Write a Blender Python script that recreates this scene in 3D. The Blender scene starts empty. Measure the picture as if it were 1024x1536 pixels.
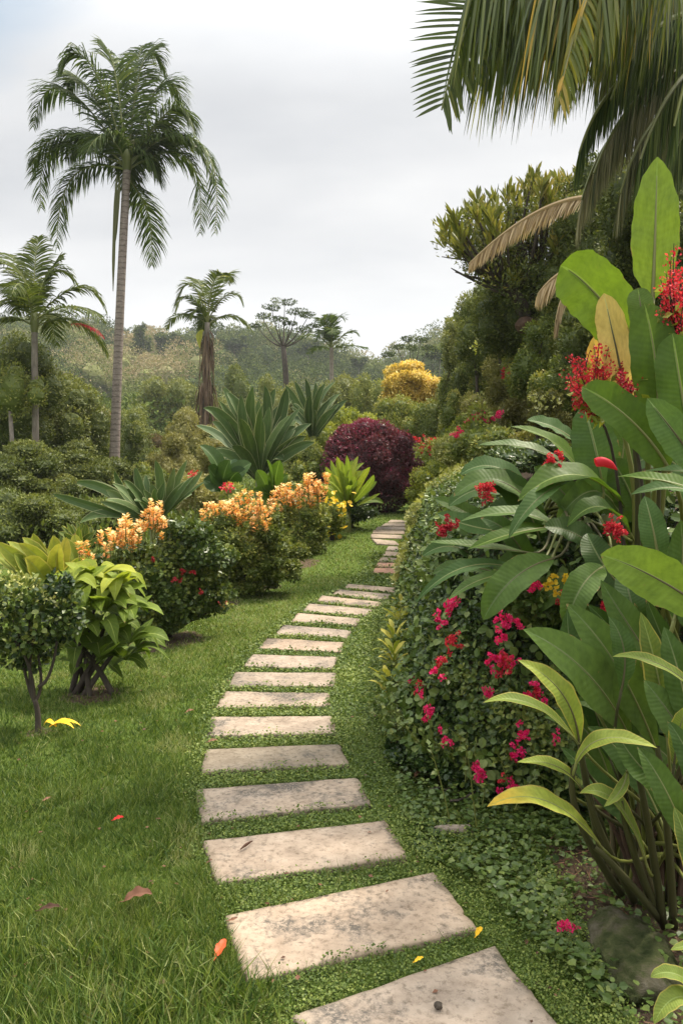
SUN_E, ZEN, EXPO, HAZE = 5.0, 3.3, 0.46, 0.0004
import bpy, math, random
import numpy as np
from mathutils import Vector
rng = np.random.default_rng(7)
random.seed(7)
scene = bpy.context.scene
COL = scene.collection
FPX, HY, CH = 1195.0, 700.0, 1.6          # focal length in reference pixels, horizon row, eye height

def P(px, py, d):
    return np.array([(px-512)/FPX*d, d, CH-(py-HY)/FPX*d])
def norm(v):
    v = np.asarray(v, float)
    return v/np.maximum(np.linalg.norm(v, axis=-1, keepdims=True), 1e-9)
def sst(a, b, x):
    t = np.clip((np.asarray(x, float)-a)/(b-a), 0, 1); return t*t*(3-2*t)
def _h(ix, iy, s):
    n = (ix*374761393 + iy*668265263 + s*974634777) & 0x7fffffff
    n = ((n ^ (n >> 13))*1274126177) & 0x7fffffff
    return ((n ^ (n >> 16)) & 0xffff)/65535.0
def vn(x, y, s=0):
    x = np.asarray(x, float); y = np.asarray(y, float)
    ix = np.floor(x).astype(np.int64); iy = np.floor(y).astype(np.int64)
    fx = x-ix; fy = y-iy; fx = fx*fx*(3-2*fx); fy = fy*fy*(3-2*fy)
    a = _h(ix, iy, s); b = _h(ix+1, iy, s); c = _h(ix, iy+1, s); d = _h(ix+1, iy+1, s)
    return (a*(1-fx)+b*fx)*(1-fy)+(c*(1-fx)+d*fx)*fy
def fbm(x, y, s=0, o=3):
    r = 0; a = 1; t = 0
    for k in range(o):
        r = r+a*vn(x*2**k, y*2**k, s+k); t += a; a *= .5
    return r/t

# ------------------------------------------------------------------ terrain
YE = [0, 3, 4.0, 9.5, 14, 17, 22, 30, 60, 200, 600]
XE = [.75, .55, .36, .80, 1.35, 1.85, 3.3, 5, 12, 45, 140]
SKX = [-900, -400, 0, 150, 400, 480, 560, 620, 700, 1024, 1600]
SKR = [1.0, 1.15, 1.15, 1.04, .88, .74, .62, .74, 1.0, 1.2, 1.2]
BD = [-50, 12, 17, 22, 40, 70, 110, 160, 230, 300, 600, 2000]
BH = [0, 0, .46, .5, .8, 1.4, 5.5, 18, 37, 33, 12, 0]
def bank_s(x, y):
    yf = np.maximum(3.05, 4.0-.5*(x-.45))
    a = x-np.interp(y, YE, XE); b = y-yf; k = .45
    h = np.maximum(k-np.abs(a-b), 0)/k
    return np.minimum(a, b)-h*h*k*.25
def gh(x, y, bank=True):
    x = np.asarray(x, float); y = np.asarray(y, float)
    h = np.interp(y, BD, BH)
    # smooth rise of the lawn
    h = np.where(y < 22, .46*sst(11.2, 17.5, y)+.04*sst(17, 22, y), h)
    px = 512+x/np.maximum(y, 5)*FPX
    R = np.interp(px, SKX, SKR)
    w = sst(60, 130, y)
    h = h*(1-w+w*R)
    h = h+w*13*(fbm(x/60, y/42, 3, 2)-.5)+sst(24, 60, y)*3.0*(vn(x/26, y/22, 9)-.5)
    h = h+.05*(vn(x*.7, y*.7, 5)-.5)*sst(22, 14, y)*sst(0.6, 1.6, np.abs(x+.2))
    if bank:
        s = bank_s(x, y)
        h = h+1.22*sst(0, .5, s)+.36*np.clip(s-.5, 0, 14)
    return h
_ds = np.geomspace(1.2, 500, 5000)
def hit(px, py, bank=True):
    p = np.stack([(px-512)/FPX*_ds, _ds, CH-(py-HY)/FPX*_ds], 1)
    below = p[:, 2] < gh(p[:, 0], p[:, 1], bank)
    i = int(np.argmax(below)) if below.any() else len(_ds)-1
    return p[i]
def onground(px, d):
    x = (px-512)/FPX*d
    return np.array([x, d, float(gh(x, d))])

# ------------------------------------------------------------------ mesh builder
class MB:
    def __init__(s):
        s.v = []; s.t = []; s.u = []; s.f = []; s.n = 0
    def add(s, V, F, tint=.5, uv=None, mat=0):
        V = np.asarray(V, float).reshape(-1, 3); F = np.asarray(F, np.int64)
        s.v.append(V); s.f.append((F+s.n, mat)); s.n += len(V)
        s.t.append(np.broadcast_to(np.asarray(tint, float), (len(V),)).copy())
        s.u.append(np.zeros((len(V), 3)) if uv is None else uv)
    def scatter(s, T, pos, grow, nrm, scale, tint, wide=1.0, mat=0):
        TV, TF = T
        pos = np.asarray(pos, float)
        m = len(pos)
        if not m: return
        Y = norm(grow); Z = nrm-(nrm*Y).sum(1, keepdims=True)*Y; Z = norm(Z); X = np.cross(Y, Z)
        sc = np.broadcast_to(np.asarray(scale, float), (m,))[:, None, None]
        wd = np.broadcast_to(np.asarray(wide, float), (m,))[:, None, None]
        V = pos[:, None, :]+sc*(TV[None, :, 0:1]*wd*X[:, None]+TV[None, :, 1:2]*Y[:, None]+TV[None, :, 2:3]*Z[:, None])
        k = len(TV)
        for Fq in TF:
            Fq = np.asarray(Fq)
            FF = (Fq[None]+(np.arange(m)*k)[:, None, None]).reshape(-1, Fq.shape[1])
            s.f.append((FF+s.n, mat))
        s.v.append(V.reshape(-1, 3)); s.n += m*k
        s.t.append(np.repeat(np.broadcast_to(np.asarray(tint, float), (m,)), k)); 
        uv = np.zeros((m, k, 3)); uv[:, :, 0] = TV[None, :, 0]*2; uv[:, :, 1] = TV[None, :, 1]
        s.u.append(uv.reshape(-1, 3))
    def tube(s, pts, rad, n=8, tint=.5, mat=0, cap=True):
        pts = np.asarray(pts, float); m = len(pts)
        rad = np.broadcast_to(np.asarray(rad, float), (m,))
        T = np.gradient(pts, axis=0); T = norm(T)
        ref = np.array([0, 1, 0.]) if abs(T[0][2]) > .6 else np.array([0, 0, 1.])
        A = norm(np.cross(T, ref)); B = np.cross(T, A)
        an = np.arange(n)*2*math.pi/n
        V = pts[:, None]+rad[:, None, None]*(np.cos(an)[None, :, None]*A[:, None]+np.sin(an)[None, :, None]*B[:, None])
        i = np.arange(m-1)[:, None]*n; j = np.arange(n)[None]; k = (j+1) % n
        Fq = np.stack([i+j, i+k, i+n+k, i+n+j], -1).reshape(-1, 4)
        uv = np.zeros((m, n, 3)); uv[:, :, 1] = np.linspace(0, 1, m)[:, None]
        s.add(V.reshape(-1, 3), Fq, tint, uv.reshape(-1, 3), mat)
        if cap:
            s.f.append((np.array([[s.n-n+q for q in range(n)]]), mat))
    def ribbon(s, pts, W, N, fold=.25, tint=.5, wave=0., wf=9., ph=0., cols=5, mat=0, sides=None):
        """leaf blade along pts; W half widths; N facing normal(s); fold lifts the edges"""
        pts = np.asarray(pts, float); m = len(pts)
        T = norm(np.gradient(pts, axis=0)); N = np.broadcast_to(np.asarray(N, float), (m, 3))
        S = norm(np.cross(T, N)); U = norm(np.cross(S, T))
        us = np.linspace(-1, 1, cols)
        tt = np.linspace(0, 1, m)
        rows = []
        for c, u in enumerate(us):
            wv = wave*abs(u)*np.sin(tt*wf*6.28+ph+(2.1 if u > 0 else 0))
            Ws = W if sides is None else W*(1-(1-sides[0 if u < 0 else 1])*max(0, abs(u)-.2)/.8)
            off = S*(u*Ws)[:, None]*math.cos(fold)+U*((abs(u)*math.sin(fold)+wv)*Ws)[:, None]
            rows.append(pts+off)
        V = np.stack(rows, 1)
        uv = np.zeros((m, cols, 3)); uv[:, :, 0] = us[None]; uv[:, :, 1] = tt[:, None]; uv[:, :, 2] = ph % 1
        i = np.arange(m-1)[:, None]*cols; j = np.arange(cols-1)[None]
        Fq = np.stack([i+j, i+j+1, i+cols+j+1, i+cols+j], -1).reshape(-1, 4)
        if np.ndim(tint): tint = np.repeat(np.asarray(tint), cols)
        s.add(V.reshape(-1, 3), Fq, tint, uv.reshape(-1, 3), mat)
    def blob(s, c, r, tint=.5, n=10, mat=0, rough=.15):
        th = np.linspace(0, math.pi, n); ph = np.arange(n+2)*2*math.pi/(n+2)
        a, b = np.meshgrid(th, ph, indexing='ij')
        d = np.stack([np.sin(a)*np.cos(b), np.sin(a)*np.sin(b), np.cos(a)], -1)
        k = 1+rough*(rng.random(a.shape)-.5)*2*np.sin(a)
        V = np.asarray(c)+d*k[..., None]*np.asarray(r)
        m = n+2
        i = np.arange(n-1)[:, None]*m; j = np.arange(m)[None]; q = (j+1) % m
        s.add(V.reshape(-1, 3), np.stack([i+j, i+m+j, i+m+q, i+q], -1).reshape(-1, 4), tint, None, mat)
    def mesh(s, name, mats, origin=(0, 0, 0), smooth=False):
        V = np.concatenate(s.v)-np.asarray(origin, float)
        me = bpy.data.meshes.new(name)
        me.vertices.add(len(V)); me.vertices.foreach_set('co', V.astype(np.float32).ravel())
        loops = []; starts = []; mi = []; cur = 0
        for F, m in s.f:
            k = F.shape[1]
            loops.append(F.ravel()); starts.append(cur+np.arange(len(F))*k); cur += F.size
            mi.append(np.full(len(F), m))
        L = np.concatenate(loops); S = np.concatenate(starts); M = np.concatenate(mi)
        me.loops.add(len(L)); me.loops.foreach_set('vertex_index', L.astype(np.int32))
        me.polygons.add(len(S)); me.polygons.foreach_set('loop_start', S.astype(np.int32))
        me.polygons.foreach_set('material_index', M.astype(np.int32))
        me.polygons.foreach_set('use_smooth', np.full(len(S), bool(smooth)))
        a = me.attributes.new('tint', 'FLOAT', 'POINT'); a.data.foreach_set('value', np.concatenate(s.t).astype(np.float32))
        u = np.concatenate(s.u)
        if np.any(u):
            a = me.attributes.new('luv', 'FLOAT_VECTOR', 'POINT'); a.data.foreach_set('vector', u.astype(np.float32).ravel())
        for m in (mats if isinstance(mats, (list, tuple)) else [mats]): me.materials.append(m)
        me.update(calc_edges=True)
        return me

def tag(o, label=None, cat=None, group=None, kind=None):
    if label: o['label'] = label
    if cat: o['category'] = cat
    if group: o['group'] = group
    if kind: o['kind'] = kind
    return o
def empty(name, loc, label, cat, group=None):
    o = bpy.data.objects.new(name, None); COL.objects.link(o); o.location = Vector([float(c) for c in loc])
    o.empty_display_size = .1
    o['_loc'] = [float(c) for c in loc]
    return tag(o, label, cat, group)
def part(name, mb, mats, parent, smooth=False):
    """mesh part; builder coordinates are world coordinates"""
    org = np.array(parent['_loc']) if parent is not None else np.zeros(3)
    o = bpy.data.objects.new(name, mb.mesh(name, mats, org, smooth)); COL.objects.link(o)
    if parent is not None: o.parent = parent
    return o
def single(name, mb, mats, loc, label, cat=None, group=None, kind=None, smooth=False):
    o = bpy.data.objects.new(name, mb.mesh(name, mats, loc, smooth)); COL.objects.link(o)
    o.location = Vector([float(c) for c in loc])
    return tag(o, label, cat, group, kind)
def child_copy(src, parent, loc, rz=0., sc=1., tilt=(0, 0)):
    c = src.copy(); COL.objects.link(c); c.parent = parent
    org = np.array(parent['_loc'])
    c.location = Vector([float(q) for q in (np.asarray(loc)-org)]); c.rotation_euler = (tilt[0], tilt[1], rz); c.scale = (sc, sc, sc)
    return c
def rdir(n):
    v = rng.normal(size=(n, 3)); return norm(v)
def bez(pts, n=16):
    pts = [np.asarray(p, float) for p in pts]; t = np.linspace(0, 1, n)[:, None]
    if len(pts) == 2: return pts[0]*(1-t)+pts[1]*t
    if len(pts) == 3: return pts[0]*(1-t)**2+pts[1]*2*t*(1-t)+pts[2]*t*t
    if len(pts) == 4: return pts[0]*(1-t)**3+pts[1]*3*t*(1-t)**2+pts[2]*3*t*t*(1-t)+pts[3]*t**3
def through(a, m, b, n=16):                       # quadratic passing through m
    a, m, b = map(lambda q: np.asarray(q, float), (a, m, b))
    return bez([a, 2*m-.5*(a+b), b], n)

# leaf templates (x across, y along, z up)
def T_(v, f): return (np.array(v, float), f)
LEAF = T_([[0, 0, 0], [.27, .42, .07], [0, 1, -.03], [-.27, .42, .07]], [[[0, 1, 2], [0, 2, 3]]])
ROUND = T_([[0, 0, 0], [.36, .25, .08], [.38, .65, .1], [0, 1, 0], [-.38, .65, .1], [-.36, .25, .08], [0, .5, 0]],
           [[[0, 1, 6], [1, 2, 6], [2, 3, 6], [3, 4, 6], [4, 5, 6], [5, 0, 6]]])
LANCE = T_([[0, 0, 0], [.09, .2, .03], [.13, .5, .05], [.07, .8, -.02], [0, 1, -.12], [-.07, .8, -.02], [-.13, .5, .05], [-.09, .2, .03], [0, .5, 0]],
           [[[0, 1, 8], [1, 2, 8], [2, 3, 8], [3, 4, 8], [4, 5, 8], [5, 6, 8], [6, 7, 8], [7, 0, 8]]])
BLADE = T_([[-.5, 0, 0], [.5, 0, 0], [.35, .5, .1], [-.35, .5, .1], [0, 1, .42]], [[[0, 1, 2, 3]], [[3, 2, 4]]])
CARD = T_([[-.5, .0, 0], [.5, 0, 0], [.45, .9, .15], [-.35, 1, .1]], [[[0, 1, 2, 3]]])
# ------------------------------------------------------------------ materials
def newmat(name):
    m = bpy.data.materials.new(name); m.use_nodes = True; nt = m.node_tree; nt.nodes.clear()
    return m, nt
def N(nt, t, **k):
    n = nt.nodes.new(t)
    for a, b in k.items():
        if a.startswith('i_'):
            key = a[2:].replace('_', ' ')
            n.inputs[int(key) if key.isdigit() else key].default_value = b
        else: setattr(n, a, b)
    return n
def ramp(nt, stops, inp=None):
    r = nt.nodes.new('ShaderNodeValToRGB'); e = r.color_ramp.elements
    while len(e) < len(stops): e.new(.5)
    for q, (p, c) in zip(e, stops): q.position = p; q.color = (*c, 1) if len(c) == 3 else c
    if inp is not None: nt.links.new(inp, r.inputs[0])
    return r
def mixc(nt, f, a, b, mode='MIX'):
    m = nt.nodes.new('ShaderNodeMix'); m.data_type = 'RGBA'; m.blend_type = mode
    for s, q in ((0, f), (6, a), (7, b)):
        if isinstance(q, bpy.types.NodeSocket): nt.links.new(q, m.inputs[s])
        else: m.inputs[s].default_value = q if s == 0 else (*q, 1) if len(q) == 3 else q
    return m.outputs[2]
def math_(nt, op, a, b=None, c=None):
    m = nt.nodes.new('ShaderNodeMath'); m.operation = op
    for i, q in enumerate((a, b, c)):
        if q is None: continue
        if isinstance(q, bpy.types.NodeSocket): nt.links.new(q, m.inputs[i])
        else: m.inputs[i].default_value = q
    return m.outputs[0]
def noise(nt, scale, detail=4, rough=.55, vec=None, out=0):
    n = N(nt, 'ShaderNodeTexNoise'); n.inputs['Scale'].default_value = scale; n.inputs['Detail'].default_value = detail
    n.inputs['Roughness'].default_value = rough
    if vec is not None: nt.links.new(vec, n.inputs['Vector'])
    return n.outputs[out]
def finish(nt, color, rough=.6, spec=.3, trans=0., tcol=None, bump=None, bstr=.2, bdist=.01, sheen=0):
    out = N(nt, 'ShaderNodeOutputMaterial'); b = N(nt, 'ShaderNodeBsdfPrincipled')
    if isinstance(color, bpy.types.NodeSocket): nt.links.new(color, b.inputs['Base Color'])
    else: b.inputs['Base Color'].default_value = (*color, 1)
    if isinstance(rough, bpy.types.NodeSocket): nt.links.new(rough, b.inputs['Roughness'])
    else: b.inputs['Roughness'].default_value = rough
    b.inputs['Specular IOR Level'].default_value = spec
    if bump is not None:
        bp = N(nt, 'ShaderNodeBump'); bp.inputs['Strength'].default_value = bstr; bp.inputs['Distance'].default_value = bdist
        nt.links.new(bump, bp.inputs['Height']); nt.links.new(bp.outputs[0], b.inputs['Normal'])
    if trans > 0:
        tr = N(nt, 'ShaderNodeBsdfTranslucent'); mx = N(nt, 'ShaderNodeMixShader'); mx.inputs[0].default_value = trans
        tc = mixc(nt, 1., color, (1.25, 1.25, .7), 'MULTIPLY') if tcol is None else tcol
        nt.links.new(tc, tr.inputs[0]) if isinstance(tc, bpy.types.NodeSocket) else setattr(tr.inputs[0], 'default_value', (*tc, 1))
        nt.links.new(b.outputs[0], mx.inputs[1]); nt.links.new(tr.outputs[0], mx.inputs[2]); nt.links.new(mx.outputs[0], out.inputs[0])
    else: nt.links.new(b.outputs[0], out.inputs[0])
def attr(nt, name, out='Fac'):
    return N(nt, 'ShaderNodeAttribute', attribute_name=name).outputs[out]
def warm(c): return (c[0]*1.22, c[1]*1.06, c[2]*.80) if c[1] > c[0]*1.05 else c
def leafmat(name, stops, trans=.25, rough=.5, spec=.3, objvar=.25):
    m, nt = newmat(name)
    t = attr(nt, 'tint')
    if len(stops[0]) == 3:
        n = len(stops); stops = [(i/max(n-1, 1), c) for i, c in enumerate(stops)]
    stops = [(p_, warm(c)) for p_, c in stops]
    r = ramp(nt, stops, t)
    oi = N(nt, 'ShaderNodeObjectInfo')
    v = math_(nt, 'MULTIPLY_ADD', oi.outputs['Random'], objvar, 1-objvar/2)
    hs = N(nt, 'ShaderNodeHueSaturation'); nt.links.new(v, hs.inputs['Value']); nt.links.new(r.outputs[0], hs.inputs['Color'])
    finish(nt, hs.outputs[0], rough, spec, trans)
    return m
def bladeleaf(name, stops, rib=(.35, .42, .16), trans=.3, rough=.42, veins=26, edge=None, ribw=.06):
    """big leaf: midrib, lateral veins, slight blotches"""
    m, nt = newmat(name)
    t = attr(nt, 'tint')
    n = len(stops); r = ramp(nt, [(i/max(n-1, 1), c) for i, c in enumerate(stops)], t)
    vec = N(nt, 'ShaderNodeAttribute', attribute_name='luv').outputs['Vector']
    sp = N(nt, 'ShaderNodeSeparateXYZ'); nt.links.new(vec, sp.inputs[0])
    au = math_(nt, 'ABSOLUTE', sp.outputs[0])
    ph = math_(nt, 'MULTIPLY_ADD', sp.outputs[1], veins*6.28, math_(nt, 'MULTIPLY', au, -9.))
    wob = noise(nt, 3., 2)
    ph = math_(nt, 'MULTIPLY_ADD', wob, 4., ph)
    vv = math_(nt, 'SINE', ph)
    ribm = math_(nt, 'LESS_THAN', au, ribw)
    bl = noise(nt, 9., 5, .65)
    col = mixc(nt, math_(nt, 'MULTIPLY', math_(nt, 'SUBTRACT', bl, .38), 1.3), r.outputs[0], tuple(c*.62 for c in stops[0]))
    col = mixc(nt, math_(nt, 'MULTIPLY_ADD', vv, .012, .03), col, tuple(min(1, c*1.7) for c in stops[-1]))
    if edge is not None:
        e = math_(nt, 'GREATER_THAN', math_(nt, 'ADD', au, math_(nt, 'MULTIPLY', bl, .18)), .98)
        col = mixc(nt, math_(nt, 'MULTIPLY', e, .8), col, edge)
    # brown dry spots
    sp2 = ramp(nt, [(.70, (0, 0, 0)), (.76, (1, 1, 1))], noise(nt, 14., 3, .6))
    col = mixc(nt, math_(nt, 'MULTIPLY', sp2.outputs[0], .55), col, (.20, .14, .05))
    bl2 = noise(nt, 5., 5, .7)
    dry = math_(nt, 'GREATER_THAN', math_(nt, 'MULTIPLY_ADD', bl2, .9, math_(nt, 'MAXIMUM', au, math_(nt, 'MULTIPLY_ADD', sp.outputs[1], 3.2, -2.15))), 1.53)
    col = mixc(nt, math_(nt, 'MULTIPLY', dry, .8), col, (.25, .15, .06))
    col = mixc(nt, math_(nt, 'MULTIPLY', ribm, .75), col, rib)
    finish(nt, col, math_(nt, 'MULTIPLY_ADD', bl, .35, rough), .22, trans, bump=math_(nt, 'MULTIPLY_ADD', vv, .5, bl), bstr=.25, bdist=.002)
    return m
def barkmat(name, c0, c1, rings=0., scale=12.):
    m, nt = newmat(name)
    tc = N(nt, 'ShaderNodeTexCoord'); mp = N(nt, 'ShaderNodeMapping'); nt.links.new(tc.outputs['Object'], mp.inputs[0])
    mp.inputs['Scale'].default_value = (1, 1, .35 if not rings else 2.)
    nz = noise(nt, scale, 6, .65, mp.outputs[0])
    r = ramp(nt, [(.3, c0), (.7, c1)], nz)
    col = r.outputs[0]; h = nz
    if rings:
        sp = N(nt, 'ShaderNodeSeparateXYZ'); nt.links.new(tc.outputs['Object'], sp.inputs[0])
        w = math_(nt, 'FRACT', math_(nt, 'MULTIPLY_ADD', sp.outputs[2], rings, math_(nt, 'MULTIPLY', nz, .9)))
        k = math_(nt, 'LESS_THAN', w, .22)
        col = mixc(nt, math_(nt, 'MULTIPLY', k, .55), col, tuple(c*.45 for c in c0))
        h = math_(nt, 'MULTIPLY_ADD', w, .6, nz)
    finish(nt, col, .85, .15, 0, bump=h, bstr=.6, bdist=.02)
    return m

M = {}
def setup_mats():
    L = leafmat
    M['grass'] = L('grass_blades', [(.028, .066, .015), (.070, .132, .032), (.135, .20, .054), (.29, .30, .13)], .35, .5, .25)
    M['clover'] = L('ground_cover_leaf', [(.045, .09, .02), (.10, .165, .038), (.20, .27, .08)], .25, .5, .3)
    M['creeper'] = L('creeper_leaf', [(.035, .075, .02), (.075, .14, .038), (.15, .22, .07)], .2, .42, .35)
    M['ivy'] = L('ivy_leaf', [(.018, .045, .015), (.045, .088, .026), (.09, .15, .042), (.19, .25, .075)], .18, .4, .4)
    M['dark'] = L('dark_foliage', [(.038, .062, .02), (.08, .118, .034), (.145, .19, .056), (.22, .26, .09)], .22, .5, .3)
    M['mid'] = L('mid_foliage', [(.05, .085, .022), (.10, .15, .036), (.175, .225, .06), (.29, .31, .11)], .28, .5, .3)
    M['lime'] = L('yellow_green_foliage', [(.09, .14, .025), (.18, .24, .042), (.29, .34, .07), (.44, .44, .13)], .35, .5, .3)
    M['skirt'] = L('dead_frond_fibre', [(.07, .045, .03), (.16, .11, .075), (.27, .20, .14)], .1, .7, .1, 0)
    M['tuft'] = L('leaf_tuft', [(.05, .075, .02), (.09, .12, .03), (.16, .19, .05), (.32, .26, .07)], .3, .5, .3)
    M['olive'] = L('olive_foliage', [(.07, .085, .028), (.14, .155, .05), (.22, .235, .085), (.32, .30, .14)], .25, .55, .25)
    M['brownf'] = L('dry_brown_foliage', [(.09, .07, .035), (.17, .125, .06), (.25, .19, .10)], .25, .6, .2)
    M['pale'] = L('pale_foliage', [(.13, .17, .055), (.23, .28, .10), (.36, .40, .17), (.50, .50, .30)], .3, .5, .3)
    M['purple'] = L('maroon_foliage', [(.04, .016, .018), (.10, .028, .036), (.17, .045, .055), (.30, .04, .11)], .2, .45, .35)
    M['yellow'] = L('golden_foliage', [(.26, .20, .035), (.50, .36, .07), (.66, .48, .12), (.72, .58, .22)], .3, .5, .3)
    M['palm'] = L('palm_leaflet', [(.022, .045, .015), (.042, .078, .024), (.08, .13, .04), (.15, .20, .07)], .3, .6, .18, .15)
    M['palmgreen'] = L('palm_leaflet_green', [(.035, .06, .018), (.06, .095, .026), (.11, .15, .04), (.22, .24, .07)], .3, .6, .18, .15)  # lighter green leaflets of the slim and shaggy palms
    M['palmnear'] = L('palm_leaflet_near', [(0, (.03, .05, .016)), (.35, (.055, .095, .02)), (.65, (.11, .16, .032)), (.86, (.27, .25, .045)), (1, (.58, .38, .06))], .45, .4, .4, .1)
    M['deadpalm'] = L('dead_palm_leaflet', [(.20, .14, .08), (.42, .31, .18), (.62, .49, .32)], .25, .6, .2, .1)
    M['shag'] = L('shaggy_palm_skirt', [(.04, .06, .03), (.09, .11, .055), (.18, .19, .11), (.32, .30, .19)], .2, .5, .3, .1)
    M['hillw'] = L('woodland_foliage', [(0, (.028, .052, .016)), (.3, (.07, .115, .032)), (.55, (.14, .19, .055)), (.75, (.23, .235, .095)), (1, (.34, .27, .16))], .15, .7, .1, 0)
    M['orange'] = L('orange_petal', [(.62, .20, .055), (.80, .38, .11), (.85, .52, .20), (.88, .68, .38)], .3, .5, .2, .1)
    M['pink'] = L('magenta_petal', [(.55, .012, .10), (.75, .02, .17), (.85, .06, .25)], .3, .5, .2, .15)
    M['red'] = L('red_petal', [(.34, .012, .03), (.60, .025, .055), (.80, .10, .11)], .3, .5, .2, .15)
    M['dkred'] = L('dark_red_petal', [(.20, .012, .02), (.36, .018, .035), (.5, .03, .05)], .25, .5, .2, .15)
    M['yflower'] = L('yellow_petal', [(.7, .45, .03), (.8, .6, .06)], .3, .5, .2, .1)
    M['banana'] = bladeleaf('banana_leaf', [(.045, .095, .012), (.10, .175, .018), (.20, .29, .03)], (.20, .30, .06), .42, .38, 22)
    M['bananab'] = bladeleaf('blue_green_banana_leaf', [(.035, .080, .018), (.080, .145, .036), (.16, .24, .075)], (.22, .30, .14), .25, .45, 24)
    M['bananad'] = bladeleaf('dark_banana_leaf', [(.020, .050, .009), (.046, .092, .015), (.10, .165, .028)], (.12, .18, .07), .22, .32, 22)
    M['bananay'] = bladeleaf('withered_yellow_leaf', [(.55, .30, .06), (.75, .52, .14), (.80, .64, .28)], (.60, .55, .25), .35, .5, 14)
    M['helic'] = bladeleaf('heliconia_leaf', [(.06, .11, .022), (.13, .20, .035), (.30, .36, .06), (.62, .42, .05)], (.26, .34, .09), .3, .38, 26, edge=(.35, .30, .07))
    M['agave'] = bladeleaf('agave_leaf', [(.032, .062, .018), (.068, .115, .032), (.15, .20, .065)], (.12, .17, .06), .12, .42, 0.0, edge=(.32, .34, .18), ribw=.03)
    M['strap'] = bladeleaf('strap_leaf', [(.05, .09, .015), (.11, .165, .022), (.26, .30, .035), (.50, .44, .08)], (.25, .30, .08), .35, .42, 10, edge=(.45, .40, .10))
    M['fan'] = bladeleaf('bright_fan_leaf', [(.07, .13, .018), (.17, .25, .03), (.34, .38, .045), (.55, .52, .06)], (.35, .42, .1), .4, .42, 10)
    M['trunk'] = barkmat('palm_trunk_bark', (.17, .135, .115), (.33, .28, .245), rings=6.5, scale=9)
    M['bark'] = barkmat('dark_bark', (.035, .028, .022), (.09, .075, .06))
    M['bark2'] = barkmat('grey_bark', (.13, .11, .09), (.27, .235, .20))
    M['fibre'] = barkmat('brown_fibre', (.045, .028, .02), (.11, .068, .045), scale=25)
    M['gstem'] = L('green_stem', [(.05, .075, .02), (.11, .14, .04), (.2, .2, .08)], 0, .45, .35)
    M['stalk'] = L('dark_stalk', [(.03, .035, .015), (.06, .06, .025), (.12, .10, .05)], 0, .6, .2)
    M['fallb'] = L('fallen_brown_leaf', [(.07, .035, .022), (.15, .07, .042), (.26, .14, .085)], .1, .6, .2, 0)
    M['fally'] = L('fallen_yellow_leaf', [(.70, .40, .02), (.85, .55, .04), (.9, .7, .1)], .2, .5, .2, 0)
    M['fallr'] = L('fallen_red_leaf', [(.55, .02, .03), (.8, .1, .04), (.85, .35, .05)], .2, .5, .2, 0)
    # slabs
    for nm, tone in (('slab_stone', (1, 1, 1)), ('red_slab_stone', (1.0, .72, .66)), ('grey_slab_stone', (.72, .74, .72))):
        m, nt = newmat(nm)
        g = N(nt, 'ShaderNodeNewGeometry').outputs['Position']
        big = noise(nt, 1.7, 6, .65, g); fine = noise(nt, 38, 8, .75, g); mid = noise(nt, 9, 6, .7, g)
        base = ramp(nt, [(.3, (.25*tone[0], .20*tone[1], .155*tone[2])), (.5, (.36*tone[0], .295*tone[1], .232*tone[2])), (.72, (.46*tone[0], .385*tone[1], .31*tone[2]))], mid)
        sp = ramp(nt, [(.50, (1, 1, 1)), (.66, (.45, .43, .40))], fine)
        c = mixc(nt, .8, base.outputs[0], sp.outputs[0], 'MULTIPLY')
        # lichen: dark patchy crust where broad noise is high
        ln = math_(nt, 'MULTIPLY_ADD', mid, .45, math_(nt, 'MULTIPLY_ADD', big, 1., math_(nt, 'MULTIPLY', fine, .35)))
        lm = ramp(nt, [(.94, (0, 0, 0)), (1.0, (.6, .6, .6))], ln)
        lm.color_ramp.elements[0].position = .93; lm.color_ramp.elements[1].position = 1.0
        lf = math_(nt, 'MULTIPLY', math_(nt, 'SUBTRACT', ln, .885), 6.)
        cl = N(nt, 'ShaderNodeClamp'); nt.links.new(lf, cl.inputs[0]); cl.inputs[2].default_value = .9
        sp3 = math_(nt, 'GREATER_THAN', noise(nt, 70, 6, .8, g), .47)
        c = mixc(nt, math_(nt, 'MULTIPLY', cl.outputs[0], math_(nt, 'MULTIPLY_ADD', sp3, .6, .4)), c, (.075, .072, .066))
        # small green-brown stains and pits
        st = ramp(nt, [(.68, (0, 0, 0)), (.74, (1, 1, 1))], noise(nt, 16, 5, .7, g))
        c = mixc(nt, math_(nt, 'MULTIPLY', st.outputs[0], .5), c, (.14, .12, .075))
        # grime creeping in from the rim (kept in the tint attribute: 1 at the rim)
        t = attr(nt, 'tint')
        rf = math_(nt, 'MULTIPLY', math_(nt, 'POWER', t, 2.), math_(nt, 'MULTIPLY', mid, .9))
        c = mixc(nt, rf, c, (.15, .125, .08))
        oi = N(nt, 'ShaderNodeObjectInfo').outputs['Random']
        c = mixc(nt, 1., c, ramp(nt, [(0, (.80, .80, .80)), (.3, (1.0, .97, .93)), (.6, (.88, .88, .90)), (.8, (1.05, 1., .95)), (1, (.92, .86, .82))], oi).outputs[0], 'MULTIPLY')
        finish(nt, c, .9, .15, 0, bump=math_(nt, 'MULTIPLY_ADD', fine, .7, mid), bstr=.55, bdist=.008)
        M[nm] = m
    m, nt = newmat('mossy_rock')
    g = N(nt, 'ShaderNodeNewGeometry').outputs['Position']
    a = noise(nt, 12, 8, .7, g); b = noise(nt, 3.5, 4, .6, g)
    r = ramp(nt, [(.38, (.025, .038, .012)), (.48, (.065, .075, .03)), (.56, (.11, .10, .065)), (.66, (.19, .17, .13))], math_(nt, 'MULTIPLY_ADD', a, .6, math_(nt, 'MULTIPLY', b, .4)))
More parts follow.
